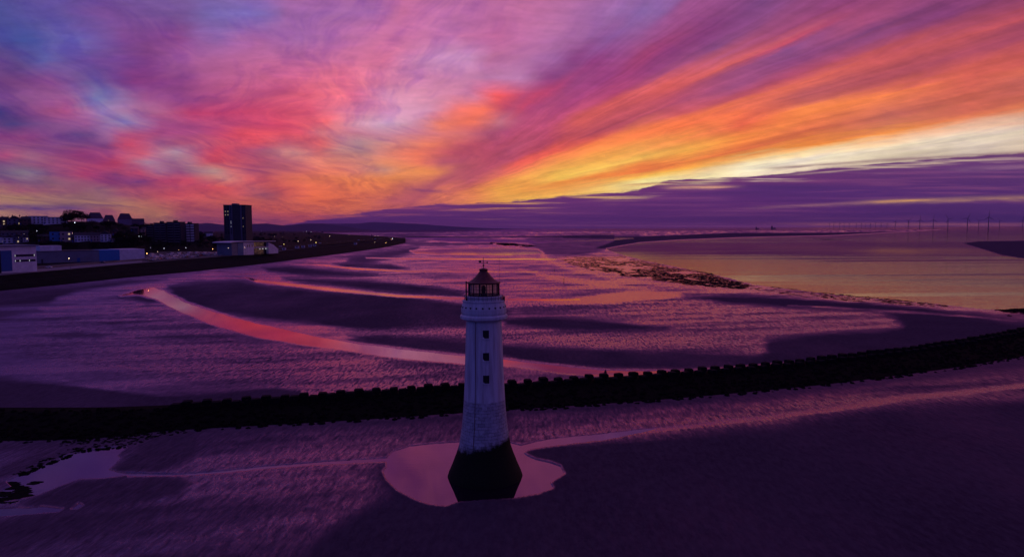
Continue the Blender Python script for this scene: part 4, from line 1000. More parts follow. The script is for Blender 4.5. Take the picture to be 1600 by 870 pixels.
# ---------------------------------------------------------------- buildings
M_white = material('white render', (.72, .70, .74), .7, var=.15, vscale=.3)
M_grey = material('grey cladding', (.16, .18, .24), .6, var=.15, vscale=.2)
M_blue = material('blue cladding', (.03, .20, .50), .5)
M_dblue = material('deep blue cladding', (.015, .09, .30), .5)
M_brick = material('dark red brick', (.11, .045, .04), .85, var=.3, vscale=1)
M_buff = material('buff render', (.40, .28, .27), .8, var=.15, vscale=.5)
M_dark = material('dark concrete', (.045, .042, .055), .8, var=.2, vscale=.2)
M_mid = material('mid concrete', (.13, .125, .18), .8, var=.2, vscale=.4)
M_roof = material('slate roof', (.035, .032, .04), .8, var=.3, vscale=.5)
M_pane = material('unlit window', (.015, .014, .02), .25)
M_lit = material('lit window', (.2, .2, .2), .5, emit=(1, .72, .42), es=.45)
M_litw = material('white lit window', (.2, .2, .2), .5, emit=(.85, .85, 1), es=.45)
def bldg(name, loc, rz, label, cat, group=None):
    o_ = empty(name, loc, rz); return tag(o_, label, cat, group)
def mbox(*a):
    m_ = MB(); m_.box(*a); return m_
def width(px0, px1, Y): return (px1 - px0) / FPX * Y
def hgt(py, Y, px=200): return at(px, py, Y)[2]
def windows(root, x0, x1, z0, z1, nx, nz, yface, ww, wh, lit=.06, mat=None, side=None):
    for i in range(nx):
        for j in range(nz):
            cx = x0 + (x1 - x0) * (i + .5) / nx; cz = z0 + (z1 - z0) * (j + .5) / nz
            m_ = mat or (M_lit if random.random() < lit else M_pane)
            mbox(cx - ww / 2, cx + ww / 2, yface - .08, yface + .05, cz - wh / 2, cz + wh / 2).build('window' if m_ is M_pane else 'lit_window', m_, root)
def face(px0, y0, px1, y1):          # a facade standing between two ground points
    a = Vector(gnd(px0, y0, LZ)); b = Vector(gnd(px1, y1, LZ)); rz = math.atan2(b.y - a.y, b.x - a.x); u = (b - a).normalized()
    def X(px):
        d = ray(px, 400); r_ = d[0] / d[1]; return (a.x - a.y * r_) / (u.y * r_ - u.x)
    def Z(py, px): 
        s_ = X(px); return at(px, py, a.y + u.y * s_)[2] - LZ
    return a, rz, X, Z
# leisure building, far left
a_, rz, X, ZZ = face(-22, 428.4, 57, 424.2); Z = lambda py: ZZ(py, 30)
t = bldg('leisure_centre', tuple(a_), rz, 'white flat roofed building with tall blue panel at the left edge of the shore', 'building')
W_ = X(57); H_ = Z(384.8)
mbox(0, W_, 0, 26, -.5, H_).build('wall', M_white, t)
mbox(-1, W_ + 1.2, -1.2, 27, H_ + .01, H_ + .8).build('roof', M_grey, t)
mbox(X(1), X(18), -.25, 1, 1.2, Z(391)).build('blue_panel', M_dblue, t)
mbox(0, X(1) - .1, -.15, 1, .2, Z(391)).build('glazed_panel', M_pane, t)
for (a, b_) in ((397.5, 401), (405.8, 409)):
    band = mbox(X(22.5), X(55), -.12, .5, Z(b_), Z(a)).build('window_band', M_pane, t)
    for px_ in ((22.9, 53) if a < 400 else (23, 30.3, 45)):
        mbox(X(px_), X(px_ + .9), -.2, -.13, Z(b_) + .15, Z(a) - .15).build('lit_pane', M_litw, band)
# long warehouse
a_, rz, X, ZZ = face(60, 411.5, 226, 405.8)
t = bldg('sports_hall', tuple(a_), rz, 'long low hall clad in grey, bright blue and white behind the promenade', 'building')
HH = ZZ(391.2, 150)
mbox(X(57), X(155), 0, 30, -.5, HH).build('grey_wall', M_grey, t)
mbox(X(155) + .01, X(187), -.1, 30, -.5, HH + .15).build('blue_wall', M_blue, t)
mbox(X(187) + .01, X(226), -.2, 30, -.5, HH + .35).build('white_wall', M_white, t)
mbox(X(57) - .5, X(155), -.4, 31, HH + .01, HH + .3).build('parapet', M_roof, t)
mbox(X(66), X(100), 6, 20, HH + .31, ZZ(384, 83)).build('plant_room', M_white, t)
mbox(X(64), X(67), -.15, .3, .1, 3.4).build('door', M_dark, t)
mbox(X(120), X(125), -.15, .3, .1, 3.6).build('shutter_door', M_dblue, t)
# houses
def house(px0, px1, pyb, pyt, wall, label, group=None, roof='gable', rz=0.0, nx=3, nz=2, depth=9, lit=.08, chim=1, cat='house', dormer=False):
    x_, Y_, z_ = land_point((px0 + px1) / 2, pyb)
    W = width(px0, px1, Y_); H = hgt(pyt, Y_, (px0 + px1) / 2) - z_
    rz = rz + math.atan((800 - (px0 + px1) / 2) / FPX) * .9; W = W / math.cos(math.atan((800 - px0) / FPX)) * .93
    t_ = bldg('house' if cat == 'house' else 'terrace', (x_, Y_, z_), rz, label, cat, group)
    D = depth; hw = H * (.68 if roof != 'flat' else .97)
    mbox(-W / 2, W / 2, 0, D, -3, hw).build('wall', wall, t_)
    r_ = MB(); e = .4
    if roof == 'gable':
        r_.add([(-W / 2 - e, -e, hw), (W / 2 + e, -e, hw), (W / 2 + e, D + e, hw), (-W / 2 - e, D + e, hw), (-W / 2 - e, D / 2, H), (W / 2 + e, D / 2, H)], [(0, 1, 5, 4), (2, 3, 4, 5), (1, 2, 5), (3, 0, 4), (0, 3, 2, 1)])
    elif roof == 'front':
        r_.add([(-W / 2 - e, -e, hw), (W / 2 + e, -e, hw), (W / 2 + e, D + e, hw), (-W / 2 - e, D + e, hw), (0, -e, H), (0, D + e, H)], [(1, 2, 5, 4), (3, 0, 4, 5), (0, 1, 4), (2, 3, 5), (0, 3, 2, 1)])
    elif roof == 'hip':
        k = W * .2
        r_.add([(-W / 2 - e, -e, hw), (W / 2 + e, -e, hw), (W / 2 + e, D + e, hw), (-W / 2 - e, D + e, hw), (-W / 2 + k, D / 2, H), (W / 2 - k, D / 2, H)], [(0, 1, 5, 4), (2, 3, 4, 5), (1, 2, 5), (3, 0, 4), (0, 3, 2, 1)])
    else: r_.box(-W / 2 - .3, W / 2 + .3, -.3, D + .3, hw + .01, H)
    ro_ = r_.build('roof', M_roof, t_)
    for k in range(chim):
        cx = -W / 2 + W * (k + .5) / chim + W * .1; mbox(cx - .5, cx + .5, D * .45, D * .6, H * .86, H + 1.0).build('chimney', M_brick, ro_)
    windows(t_, -W / 2, W / 2, .4, hw - .3, nx, nz, 0, min(1.6, W / nx * .45), min(1.7, hw / nz * .5), lit)
    mbox(-W / 2 + .6, -W / 2 + 1.7, -.1, .1, 0, 2.1).build('door', M_dblue, t_)
    return t_
# terrace of the skyline
g1 = 'houses along the hill top skyline'
house(-24, -2, 353, 340, M_brick, 'brick house of the skyline cut by the left edge', g1, chim=2, lit=.05)
house(0, 13, 353, 338.5, M_brick, 'first dark brick house on the skyline from the left edge', g1, 'hip', chim=2, lit=.06)
house(15, 31, 352, 337, M_mid, 'grey gabled house between two brick houses on the skyline', g1, 'front', chim=2, lit=.06)
house(33, 46, 352, 338, M_brick, 'brick house beside the pale flats on the skyline', g1, 'hip', chim=1, lit=.08)
house(49, 71, 350, 337.5, M_white, 'taller left half of the pale flats on the skyline', g1, 'flat', nx=5, nz=3, chim=0, lit=0)
house(72.5, 100.5, 350, 339, M_white, 'lower right half of the pale flats on the skyline', g1, 'flat', nx=6, nz=3, chim=0, lit=0)
house(139, 159, 345.5, 332, M_white, 'large pale blue white villa standing high on the skyline', g1, 'hip', chim=1, nx=4, lit=0)
house(163, 178, 346, 336, M_brick, 'dark villa half hidden by trees right of the pale villa', g1, 'hip', chim=1, lit=.08)
house(186, 205, 348.5, 333.5, M_mid, 'steep roofed grey villa with pale gable on the skyline', g1, 'hip', chim=2, lit=0)
house(208, 224, 352, 341.5, M_dark, 'dark low roofed house where the skyline steps down', g1, 'gable', chim=2, lit=.05)
g2 = 'houses on the slope below the skyline'
house(-14, 6, 381, 366, M_white, 'white gabled house cut by the left edge above the leisure building', g2, 'front', chim=1)
house(7.5, 22, 381, 367, M_white, 'white gabled house above the leisure building roof', g2, 'front', chim=1, lit=.05)
house(23, 34, 380.5, 365, M_mid, 'grey gabled house between the white ones on the slope', g2, 'front', chim=2)
house(34.8, 43, 379, 367.5, M_white, 'small white gabled house at the right end of the slope row', g2, 'front', chim=1)
house(8, 38, 371.5, 360, M_mid, 'tall pale terrace behind the white gabled row', g2, 'gable', nx=6, chim=4, cat='terrace')
house(0, 11, 357, 351.5, M_brick, 'small red brick house under the skyline at the left edge', g2, 'gable', chim=1, lit=0)
house(80.5, 96, 377.5, 361.5, M_blue, 'blue fronted house joined to a buff one', g2, 'flat', nx=2, chim=0, lit=0)
house(96.6, 111, 378, 361, M_buff, 'buff house with lit ground floor beside the blue one', g2, 'flat', nx=2, chim=0, lit=.3)
house(62, 78, 377, 366, M_brick, 'low dark brick house left of the blue fronted house', g2, 'gable', chim=1, lit=0)
house(112.5, 119, 378.5, 366, M_brick, 'narrow red brick house between buff house and pale terrace', g2, 'gable', chim=1, nx=2)
house(120, 142, 378, 363, M_white, 'pale blue terrace, left part of the row on the slope', g2, 'gable', nx=6, chim=3, cat='terrace', lit=.05)
house(143, 158, 377.5, 363, M_buff, 'buff middle houses of the pale terrace with lit windows', g2, 'gable', nx=4, chim=3, cat='terrace', lit=.06)
house(159, 172, 377.5, 360.5, M_white, 'tall bay fronted end house of the pale terrace', g2, 'front', nx=3, nz=3, chim=2, lit=.05)
house(171.5, 177.5, 378, 371.5, M_white, 'tiny white gabled cottage at the end of the pale terrace', g2, 'front', nx=1, nz=1, chim=0)
house(176, 186, 368, 358, M_brick, 'brick house with pale gable among trees right of the terrace', g2, 'front', nx=2, chim=1)
house(217, 226, 366, 354.5, M_buff, 'pinkish house among trees left of the apartment blocks', g2, 'gable', nx=2, chim=1)
house(205, 215, 362, 354, M_dark, 'dark house among trees beside the pinkish one', g2, 'gable', nx=2, chim=1)
house(190, 199, 371, 362, M_brick, 'dark brick house deep among the trees of the slope', g2, 'gable', nx=2, chim=1, lit=.3)
house(307, 319, 371, 361, M_white, 'white twin gabled house right of the apartment blocks', g2, 'front', nx=2, chim=1, lit=0)
house(320, 332, 370.5, 362, M_white, 'white chimneyed house next to the twin gabled one', g2, 'gable', nx=3, chim=3, lit=0)
# apartment blocks
def block(px0, px1, pyb, pyt, floors, label, bal, balmat, nb):
    x_, Y_, z_ = land_point((px0 + px1) / 2, pyb); W = width(px0, px1, Y_); H = hgt(pyt, Y_, (px0 + px1) / 2) - z_
    t_ = bldg('apartment_block', (x_, Y_, z_), 0, label, 'apartment block', 'apartment blocks below the hill')
    mbox(-W / 2, W / 2, 0, 14, -3, H).build('wall', M_dark, t_)
    mbox(-W / 2 - .3, W / 2 + .3, -.4, 14.3, H + .01, H + .5).build('roof', M_roof, t_)
    mbox(-W * .12, W * .1, 4, 9, H + .51, H + 2.6).build('lift_room', M_roof, t_)
    fh = H / floors
    for k in range(floors):
        for q in range(nb):
            a = -W / 2 + W * (q + .12) / nb; b_ = -W / 2 + W * (q + .88) / nb
            mbox(a, b_, -1.1, -.01, k * fh + .5, k * fh + .5 + fh * bal).build('balcony', balmat, t_)
            mbox(a + .4, b_ - .4, -.06, .04, k * fh + .55 + fh * bal, k * fh + fh * .96).build('window', M_lit if random.random() < .0 else M_pane, t_)
block(229, 240.5, 377, 352, 7, 'narrow dark apartment block with grey bands, leftmost of four', .34, M_mid, 1)
block(241.5, 260, 378, 348.5, 8, 'wide dark apartment block with banded balconies, second of four', .34, M_mid, 2)
block(261.5, 283, 379, 347, 8, 'tallest dark apartment block with flat roof room, third of four', .34, M_mid, 2)
block(284.5, 304.5, 378, 349.5, 7, 'apartment block with two stacks of white balconies', .62, M_white, 3)
# tower block
Y = 980.0; x, _, z0 = land_at(369, Y)
t = bldg('tower_block', (x, Y, z0), 0, 'tall dark residential tower block rising alone above the trees', 'tower block')
X = lambda px: width(369, px, Y); Z = lambda py: hgt(py, Y, 369) - z0
mbox(X(351.7), X(385.8), 0, 24, -3, Z(320.6)).build('wall', M_dark, t)
mbox(X(351.2), X(386.3), -.5, 24.5, Z(320.6) + .01, Z(320.0)).build('roof', M_dark, t)
mbox(X(362), X(370), 6, 16, Z(320.0) + .02, Z(317.6)).build('plant_room', M_mid, t)
mbox(X(361), X(365.5), -.9, -.01, -3, Z(320.7)).build('stair_strip', M_mid, t)
mbox(X(378), X(380), -.9, -.01, -3, Z(320.7)).build('corner_strip', M_mid, t)
nf = 17; z1 = Z(321.5); zb_ = Z(366)
for k in range(nf):
    z = zb_ + (z1 - zb_) * (k + .3) / nf
    for i_, (pa, pb_) in enumerate(((353, 356), (357, 360), (362.3, 364), (380.8, 382.5), (383.6, 385.2))):
        m_ = M_litw if (i_ == 2 and k < 11 and random.random() < .45) else (M_lit if (i_ in (0, 1) and (k in (11, 13)) and random.random() < .7) or (i_ >= 3 and random.random() < .12) else M_pane)
        yf = -.9 if i_ == 2 else 0
        s_ = .22 if m_ is not M_pane else 1
        cx = (X(pa) + X(pb_)) / 2; hw_ = (X(pb_) - X(pa)) / 2 * s_
        mbox(cx - hw_, cx + hw_, yf - .12, yf - .02, z, z + 1.5).build('window' if m_ is M_pane else 'lit_window', m_, t)
# pavilion
a_, rz, X, ZZ = face(362.5, 399.2, 422, 395.6); Z = lambda py: ZZ(py, 392)
t = bldg('pavilion', tuple(a_), rz, 'white pavilion with thin overhanging roof and lit ground floor by the promenade', 'pavilion')
mbox(X(362.5), X(372), 0, 18, -.5, Z(378.5)).build('grey_wall', M_grey, t)
mbox(X(372) + .01, X(380.5), -.3, 18, -.5, Z(378.5)).build('blue_wall', M_dblue, t)
mbox(X(380.5) + .01, X(397), 0, 18, -.5, Z(378.5)).build('white_wall', M_white, t)
mbox(X(397) + .01, X(422), 3, 18, -.5, Z(379)).build('glazed_wall', M_pane, t)
mbox(X(397) + .02, X(424), -.2, 2.9, Z(387.6), Z(386.4)).build('balcony', M_white, t)
r_ = MB(); pts = [(358, 377.4), (364, 376.6), (376, 376.2), (392, 376.4), (410, 376.8), (429, 377.4)]; th_ = .7
top_ = [(X(a), Z(b_)) for a, b_ in pts]
for yy in (-2.2, 20): r_.v += [(a, yy, b_) for a, b_ in top_] + [(a, yy, b_ - th_) for a, b_ in top_]
k = len(pts)
for i in range(k - 1): r_.f += [(i, i + 1, 2 * k + i + 1, 2 * k + i), (k + i + 1, k + i, 3 * k + i, 3 * k + i + 1), (i, k + i, k + i + 1, i + 1), (2 * k + i + 1, 3 * k + i + 1, 3 * k + i, 2 * k + i)]
r_.f += [(0, 2 * k, 3 * k, k), (k - 1, 2 * k - 1, 4 * k - 1, 3 * k - 1)]; r_.mi = [0] * len(r_.f); r_.build('roof', M_white, t)
w_ = MB(); w_.add([(X(420), 0, -.5), (X(435), 0, -.5), (X(435), 0, Z(391)), (X(428), 0, Z(384)), (X(420), 0, Z(379.5)), (X(420), 8, -.5), (X(435), 8, -.5), (X(435), 8, Z(391)), (X(428), 8, Z(384)), (X(420), 8, Z(379.5))],
      [(0, 1, 2, 3, 4), (9, 8, 7, 6, 5), (0, 5, 6, 1), (1, 6, 7, 2), (2, 7, 8, 3), (3, 8, 9, 4), (4, 9, 5, 0)]); w_.build('sloping_wing', M_white, t)
for px_ in (387.5, 390.5, 394.5): mbox(X(px_ - .6), X(px_ + .6), -.1, .1, Z(386), Z(382)).build('window', M_pane, t)
for px_, a_ in ((410, 1), (414.5, 1), (419, .5)): mbox(X(px_ - .8), X(px_ + .8), 2.9, 2.98, Z(390.5), Z(388.9)).build('lit_window', M_litw, t)
# low huts along the promenade
for i, (a, b_, yb) in enumerate(((441, 446, 390.5), (461, 467, 388), (471, 476, 387), (482, 487, 385.5), (489, 494, 384.5), (553, 557, 381.8))):
    x, Y, z = land_point((a + b_) / 2, yb); W = width(a, b_, Y)
    t = bldg('kiosk', (x, Y, z), random.uniform(-.3, .3), 'small pale kiosk beside the promenade, ' + ['just right of the pavilion', 'second from the pavilion', 'third from the pavilion', 'fourth from the pavilion', 'fifth from the pavilion', 'farthest out, towards the point'][i], 'kiosk', 'kiosks on the promenade')
    mbox(-W / 2, W / 2, 0, 4, -.3, 2.9).build('wall', M_white, t); mbox(-W / 2 - .4, W / 2 + .4, -.6, 4.3, 2.91, 3.2).build('roof', M_grey, t); mbox(-W / 4, W / 4, -.08, .05, .9, 2.2).build('window', M_pane, t)
# far navigation tower on the point, masts
x, Y, z = land_point(581, 371.5); b = MB(); b.lathe([(2.0, 0), (1.8, 4), (1.2, 4.6), (1.2, 8), (2.0, 8.3), (1.2, 10.5), (.1, 11.5)], 10)
o = b.build('beacon_tower', M_dark); o.location = (x, Y, z - .5); tag(o, 'small dark beacon tower on the far grassy point', 'beacon')
x, Y, z = land_point(408.5, 362); b = MB(); b.tube((0, 0, 0), (0, 0, 26), .7, .4, 6); b.box(-1.2, 1.2, -.5, .5, 22, 25)
o = b.build('mast', M_white); o.location = (x, Y, z - .5); tag(o, 'thin pale mast standing right of the tower block', 'mast')

# ---------------------------------------------------------------- trees
M_leaf = material('dark evergreen foliage', (.016, .022, .010), .85, ior=1.15, var=.5, vscale=1.2)
M_bark = material('bark', (.03, .022, .018), .9)
def tree_proto(seed, w, h):
    rs = random.Random(seed); cr = MB()
    lobes = [(rs.uniform(-.5, .5) * w, rs.uniform(-.5, .5) * w, h * rs.uniform(.42, .85), rs.uniform(.25, .42) * w) for _ in range(9)]
    for (lx, ly, lz, lr) in lobes:
        for _ in range(75):
            a, b_ = rs.uniform(0, 6.283), math.asin(rs.uniform(-1, 1)); r_ = lr * rs.uniform(.55, 1.12)
            c = Vector((lx + r_ * math.cos(a) * math.cos(b_), ly + r_ * math.sin(a) * math.cos(b_), lz + r_ * math.sin(b_) * .85)); s_ = rs.uniform(.28, .6)
            u = Vector((rs.uniform(-1, 1), rs.uniform(-1, 1), rs.uniform(-1, 1))).normalized(); v_ = u.orthogonal().normalized() * s_; u = u * s_
            cr.add([c - u, c + v_, c + u * .9, c - v_ * .8], [(0, 1, 2, 3)])
    tr = MB(); tr.tube((0, 0, -1), (0, 0, h * .55), .35, .18, 7, False)
    for _ in range(4): lb = rs.choice(lobes); tr.tube((0, 0, h * rs.uniform(.2, .4)), (lb[0] * .7, lb[1] * .7, lb[2]), .14, .06, 5, False)
    return cr, tr
def make_tree(seed, w, h):
    cr, tr = tree_proto(seed, w, h); t_ = empty('tree'); cr.build('crown', M_leaf, t_); tr.build('trunk', M_bark, t_); return t_
protos = [make_tree(i, w, h) for i, (w, h) in enumerate(((8, 10), (10, 11), (7, 12), (11, 9)))]
used = [False] * 4
def put_tree(loc, sc, label, group):
    k = random.randrange(4)
    if not used[k]: t_ = protos[k]; used[k] = True
    else: t_ = copy_tree(protos[k])
    t_.location = loc; t_.rotation_euler = (0, 0, random.uniform(0, 6.28)); t_.scale = (sc, sc, sc * random.uniform(.8, 1.1))
    tag(t_, label, 'tree', group)
TZ = [(P('0,361 50,358 105,358 140,352 200,356 225,360 225,366 180,361 100,364 45,368 0,362'), 42, 'dark tree on the slope under the skyline houses', 'trees below the skyline houses', .72),
      (P('102,339 136,337 137,346 102,350'), 12, 'dark tree on the skyline between the pale flats and the pale villa', 'trees on the skyline', 1.05),
      (P('179,370 228,372 230,386 179,386'), 26, 'dark tree behind the long hall and left of the apartment blocks', 'trees behind the long hall', .9),
      (P('45,368 62,366 62,382 45,382'), 6, 'dark tree between the white row and the brick house on the slope', 'trees between the houses', .8),
      (P('60,383 228,384 228,390 150,391 60,388'), 30, 'dark tree just above the roof of the long hall', 'trees above the hall roof', .5),
      (P('228,383 345,381 345,388 228,389'), 30, 'dark tree between the car park and the apartment blocks', 'trees behind the car park', .6),
      (P('306,354 346,362 350,378 306,381'), 22, 'dark tree between the white houses and the tower block', 'trees left of the tower block', 1.0),
      (P('340,372 360,371 440,374 440,381 350,385'), 30, 'dark tree around the foot of the tower block', 'trees at the tower foot', .85),
      (P('388,364 500,362 520,364 480,368 440,370 390,371'), 34, 'dark bushy tree on the flat land beyond the pavilion', 'trees on the far flat land', 1.0),
      (P('434,376 500,371 500,376 440,386'), 12, 'low dark tree behind the kiosks', 'trees behind the kiosks', .6),
      (P('226,352 232,353 232,358 226,358'), 3, 'tree beside the leftmost apartment block', 'trees by the flats', .9)]
for poly, cnt, lab, grp, sc in TZ:
    a = np.array(poly); n_ = 0; tries = 0
    while n_ < cnt and tries < 4000:
        tries += 1; px_, py_ = random.uniform(a[:, 0].min(), a[:, 0].max()), random.uniform(a[:, 1].min(), a[:, 1].max())
        if not inside(np.array([px_]), np.array([py_]), poly)[0]: continue
        p_ = land_point(px_, py_)
        if px_ < 345 and p_[1] > 1500: continue
        put_tree((p_[0], p_[1], p_[2] - .3), sc * random.uniform(.75, 1.2), lab, grp); n_ += 1
# ---------------------------------------------------------------- cars
M_tyre = material('tyre', (.01, .01, .01), .9); M_cglass = material('car window', (.012, .012, .016), .12)
M_head = material('headlight on', (1, 1, 1), .3, emit=(.75, .82, 1), es=22); M_amb = material('amber light', (1, .6, .3), .3, emit=(1, .42, .15), es=12)
def car_proto(col, nm, van=False):
    t_ = empty('van' if van else 'car'); b = MB()
    if van:
        pr_ = [(-2.5, .35), (-2.55, 1.0), (-2.1, 1.2), (-1.7, 2.1), (-1.3, 2.3), (2.5, 2.3), (2.55, .35)]
    else:
        pr_ = [(-2.1, .35), (-2.15, .75), (-1.2, .92), (-.55, 1.4), (.95, 1.45), (1.75, 1.0), (2.1, .92), (2.12, .35)]
    k = len(pr_); hw = [.9 if z < 1.0 else .72 if not van else .88 for x, z in pr_]
    b.v = [(x, -w, z) for (x, z), w in zip(pr_, hw)] + [(x, w, z) for (x, z), w in zip(pr_, hw)]
    b.f = [(i, (i + 1) % k, k + (i + 1) % k, k + i) for i in range(k)] + [tuple(range(k - 1, -1, -1)), tuple(range(k, 2 * k))]; b.mi = [0] * len(b.f)
    b.build('body', material(nm, col, .3), t_)
    g = MB()
    if van: g.add([(-2.08, -.8, 1.25), (-2.08, .8, 1.25), (-1.74, .78, 2.02), (-1.74, -.78, 2.02)], [(0, 1, 2, 3)])
    else:
        for sy in (-1, 1): g.add([(-.95, sy * .86, .98), (1.45, sy * .86, .98), (.85, sy * .755, 1.36), (-.5, sy * .755, 1.34)], [(0, 1, 2, 3)])
        g.add([(-1.18, -.72, .97), (-1.18, .72, .97), (-.62, .7, 1.38), (-.62, -.7, 1.38)], [(0, 1, 2, 3)]); g.add([(1.78, -.72, 1.02), (1.78, .72, 1.02), (1.02, .7, 1.42), (1.02, -.7, 1.42)], [(0, 1, 2, 3)])
    g.build('windows', M_cglass, t_)
    for sx in (-1.3, 1.3):
        for sy in (-.92, .72): w_ = MB(); w_.tube((sx, sy, .33), (sx, sy + .2, .33), .33, n=10); w_.build('wheel', M_tyre, t_)
    return t_
kinds = [('white', (.75, .75, .78)), ('silver', (.42, .43, .47)), ('grey', (.12, .12, .14)), ('dark blue', (.02, .04, .12)), ('black', (.01, .01, .012)), ('red', (.45, .012, .02))]
cps = {n_: car_proto(c, n_ + ' car paint') for n_, c in kinds}; cps['van'] = car_proto((.72, .72, .75), 'white van paint', True)
cu = set()
def put_car(kind, loc, rz, label, group):
    p_ = cps[kind]
    if kind in cu: p_ = copy_tree(p_)
    cu.add(kind); p_.location = loc; p_.rotation_euler = (0, 0, rz); tag(p_, label, 'van' if kind == 'van' else 'car', group); return p_
cp_o = MB(); q = [(222, 409.5), (300, 404.2), (362, 400), (372, 393.6), (300, 391), (224, 392)]
cp_o.v = [gnd(a, b_, LZ + .15) for a, b_ in q]; cp_o.f = [tuple(range(len(q)))]; cp_o.mi = [0]
o = cp_o.build('car_park', M_tar); o['kind'] = 'structure'
cp_poly = P('228,408 300,402.5 358,399 368,394 300,392.5 232,393')
A_ = R(-8); ca, sa = math.cos(A_), math.sin(A_); base = gnd(228, 408, LZ); npk = 0
for r_ in range(0, 40):
    for c_ in range(-30, 60):
        if random.random() > (.62 if r_ < 12 else .42): continue
        lx, ly = c_ * 2.75 + random.uniform(-.15, .15), r_ * 7.6 + (r_ % 2) * -1.8
        X_, Y_ = base[0] + lx * ca - ly * sa, base[1] + lx * sa + ly * ca
        px_, py_ = proj(X_, Y_, LZ)
        if not inside(np.array([px_]), np.array([py_]), cp_poly)[0]: continue
        k = random.choices([n_ for n_, _ in kinds] + ['van'], [30, 26, 12, 8, 8, 3, 9])[0]
        if npk > 230: continue
        npk += 1
        put_car(k, (X_, Y_, LZ + .16), A_ + math.pi / 2 * random.choice((1, -1)) + random.uniform(-.04, .04), ('white van' if k == 'van' else k + ' car') + ' standing in the busy car park left of the pavilion', 'cars in the car park')
for i in range(34):
    px_ = 437 + i * 5.3 + random.uniform(-1.5, 1.5); t_ = lineY(TOPL, px_); py_ = t_ - (t_ - 357) / 60 * 9.0; g_ = gnd(px_, py_, LZ)
    k = random.choices([n_ for n_, _ in kinds] + ['van'], [32, 24, 10, 6, 6, 2, 14])[0]
    put_car(k, (g_[0], g_[1], LZ + .12), random.uniform(-.2, .2), ('white van' if k == 'van' else k + ' car') + ' parked along the promenade road beyond the pavilion', 'cars along the promenade road')
for px_, py_, lab, mm in ((609, 372.2, 'white car with bright headlights on the road at the point', M_head), (614, 373.2, 'second lit white car just behind on the road at the point', M_head), (612, 375.0, 'car showing a reddish light nearest the point edge', M_amb), (76, 419, 'pale car on the promenade in front of the long hall', None), (160, 411.5, 'dark blue car on the promenade below the bright blue wall', None)):
    g_ = gnd(px_, py_, LZ); c_ = put_car('dark blue' if 'dark blue' in lab else 'white', (g_[0], g_[1], LZ + .15), R(-60) if mm else .1, lab, None)
    if 'group' in c_.keys(): del c_['group']
    if mm:
        for sy in (-.6, .6): h_ = MB(); h_.ball((-2.15, sy, .7), .55, (.5, 1, .8)); h_.build('headlight', mm, c_)
# ---------------------------------------------------------------- lamps
def lamp_mat(nm, c, e): return material(nm, (1, 1, 1), .5, emit=c, es=e)
LM = {'a': lamp_mat('amber lamp glow', (1, .48, .12), 11), 'w': lamp_mat('warm lamp glow', (1, .74, .42), 6), 'c': lamp_mat('cool lamp glow', (.75, .85, 1), 8), 'y': lamp_mat('yellow lamp glow', (1, .75, .2), 9)}
M_pole = material('galvanised pole', (.08, .08, .08), .6)
LAMPS = [(230.5, 396, 'a', 1.5, 'amber street lamp at the left corner of the car park'), (236, 387, 'c', .8, 'small white lamp behind the left end of the car park'), (257, 388, 'c', .9, 'white lamp behind the car park, second from its left end'),
  (247, 393, 'w', .8, 'warm lamp low over the car park near its left end'), (280, 390.5, 'y', .9, 'yellowish lamp over the middle of the car park'), (291, 387, 'c', .9, 'cool lamp just right of the car park middle'), (333, 389, 'a', 1.3, 'amber street lamp over the right part of the car park'),
  (342, 386.5, 'c', .8, 'cool lamp between the amber lamp and the pavilion'), (357.5, 387.5, 'w', 1.4, 'bright warm lamp at the left corner of the pavilion'), (383, 386.5, 'w', 1.3, 'bright warm lamp in front of the pavilion wall'), (440, 370.8, 'w', .9, 'warm lamp on the dark land right of the pavilion roof'),
  (444, 381.5, 'y', .9, 'yellowish lamp above the road right of the pavilion'), (466, 376.8, 'w', .9, 'warm lamp on the dark field behind the kiosks'), (486, 375, 'w', .9, 'white lamp behind the kiosks, left of the yellow lamp'), (494, 379, 'y', 1.1, 'yellow green lamp just above the kiosks'),
  (474, 361.8, 'c', .9, 'leftmost of three white lamps on the far land edge'), (478.5, 362, 'c', .9, 'middle of three white lamps on the far land edge'), (486, 362.2, 'c', 1.3, 'brightest, rightmost of three white lamps on the far land edge'), (515.5, 369, 'w', 1.1, 'lone warm lamp in the far field'),
  (545, 367.3, 'w', .6, 'faint lamp by the far shore of the point'), (586.5, 368.8, 'w', .8, 'left lamp of a pair near the beacon tower'), (590.7, 368.7, 'w', 1.0, 'right lamp of a pair near the beacon tower'), (603, 379.2, 'a', 1.0, 'orange lamp beside the promenade at the point'), (585.5, 378.6, 'w', .6, 'dim lamp on the promenade before the point'),
  (109, 403.5, 'w', 1.3, 'bright warm lamp in front of the grey wall of the long hall'), (117.7, 347.8, 'c', 1.5, 'bright white lamp high on the dark slope'), (58.6, 361, 'c', .9, 'white lamp on the dark slope above the white houses'), (39, 365.5, 'w', .6, 'faint lamp at the end of the white row'), (114, 364.5, 'w', .7, 'warm lamp beside the narrow brick house'),
  (213.5, 369, 'c', .7, 'left of three small lamps left of the apartment blocks'), (218, 369, 'c', .7, 'middle of three small lamps left of the apartment blocks'), (222, 369, 'c', .7, 'right of three small lamps left of the apartment blocks'), (247, 368, 'c', .7, 'small lamp before the second apartment block'), (196, 368.5, 'a', .7, 'reddish lamp among the trees of the slope'), (1.5, 406, 'y', .9, 'yellow lamp at the left edge before the leisure building'), (430, 370, 'w', .5, 'dim lamp above the sloping wing of the pavilion'), (170, 344, 'w', .6, 'small warm lamp by the dark villa on the skyline'),
  (30, 371, 'w', .5, 'tiny lamp between the gabled houses on the slope')]
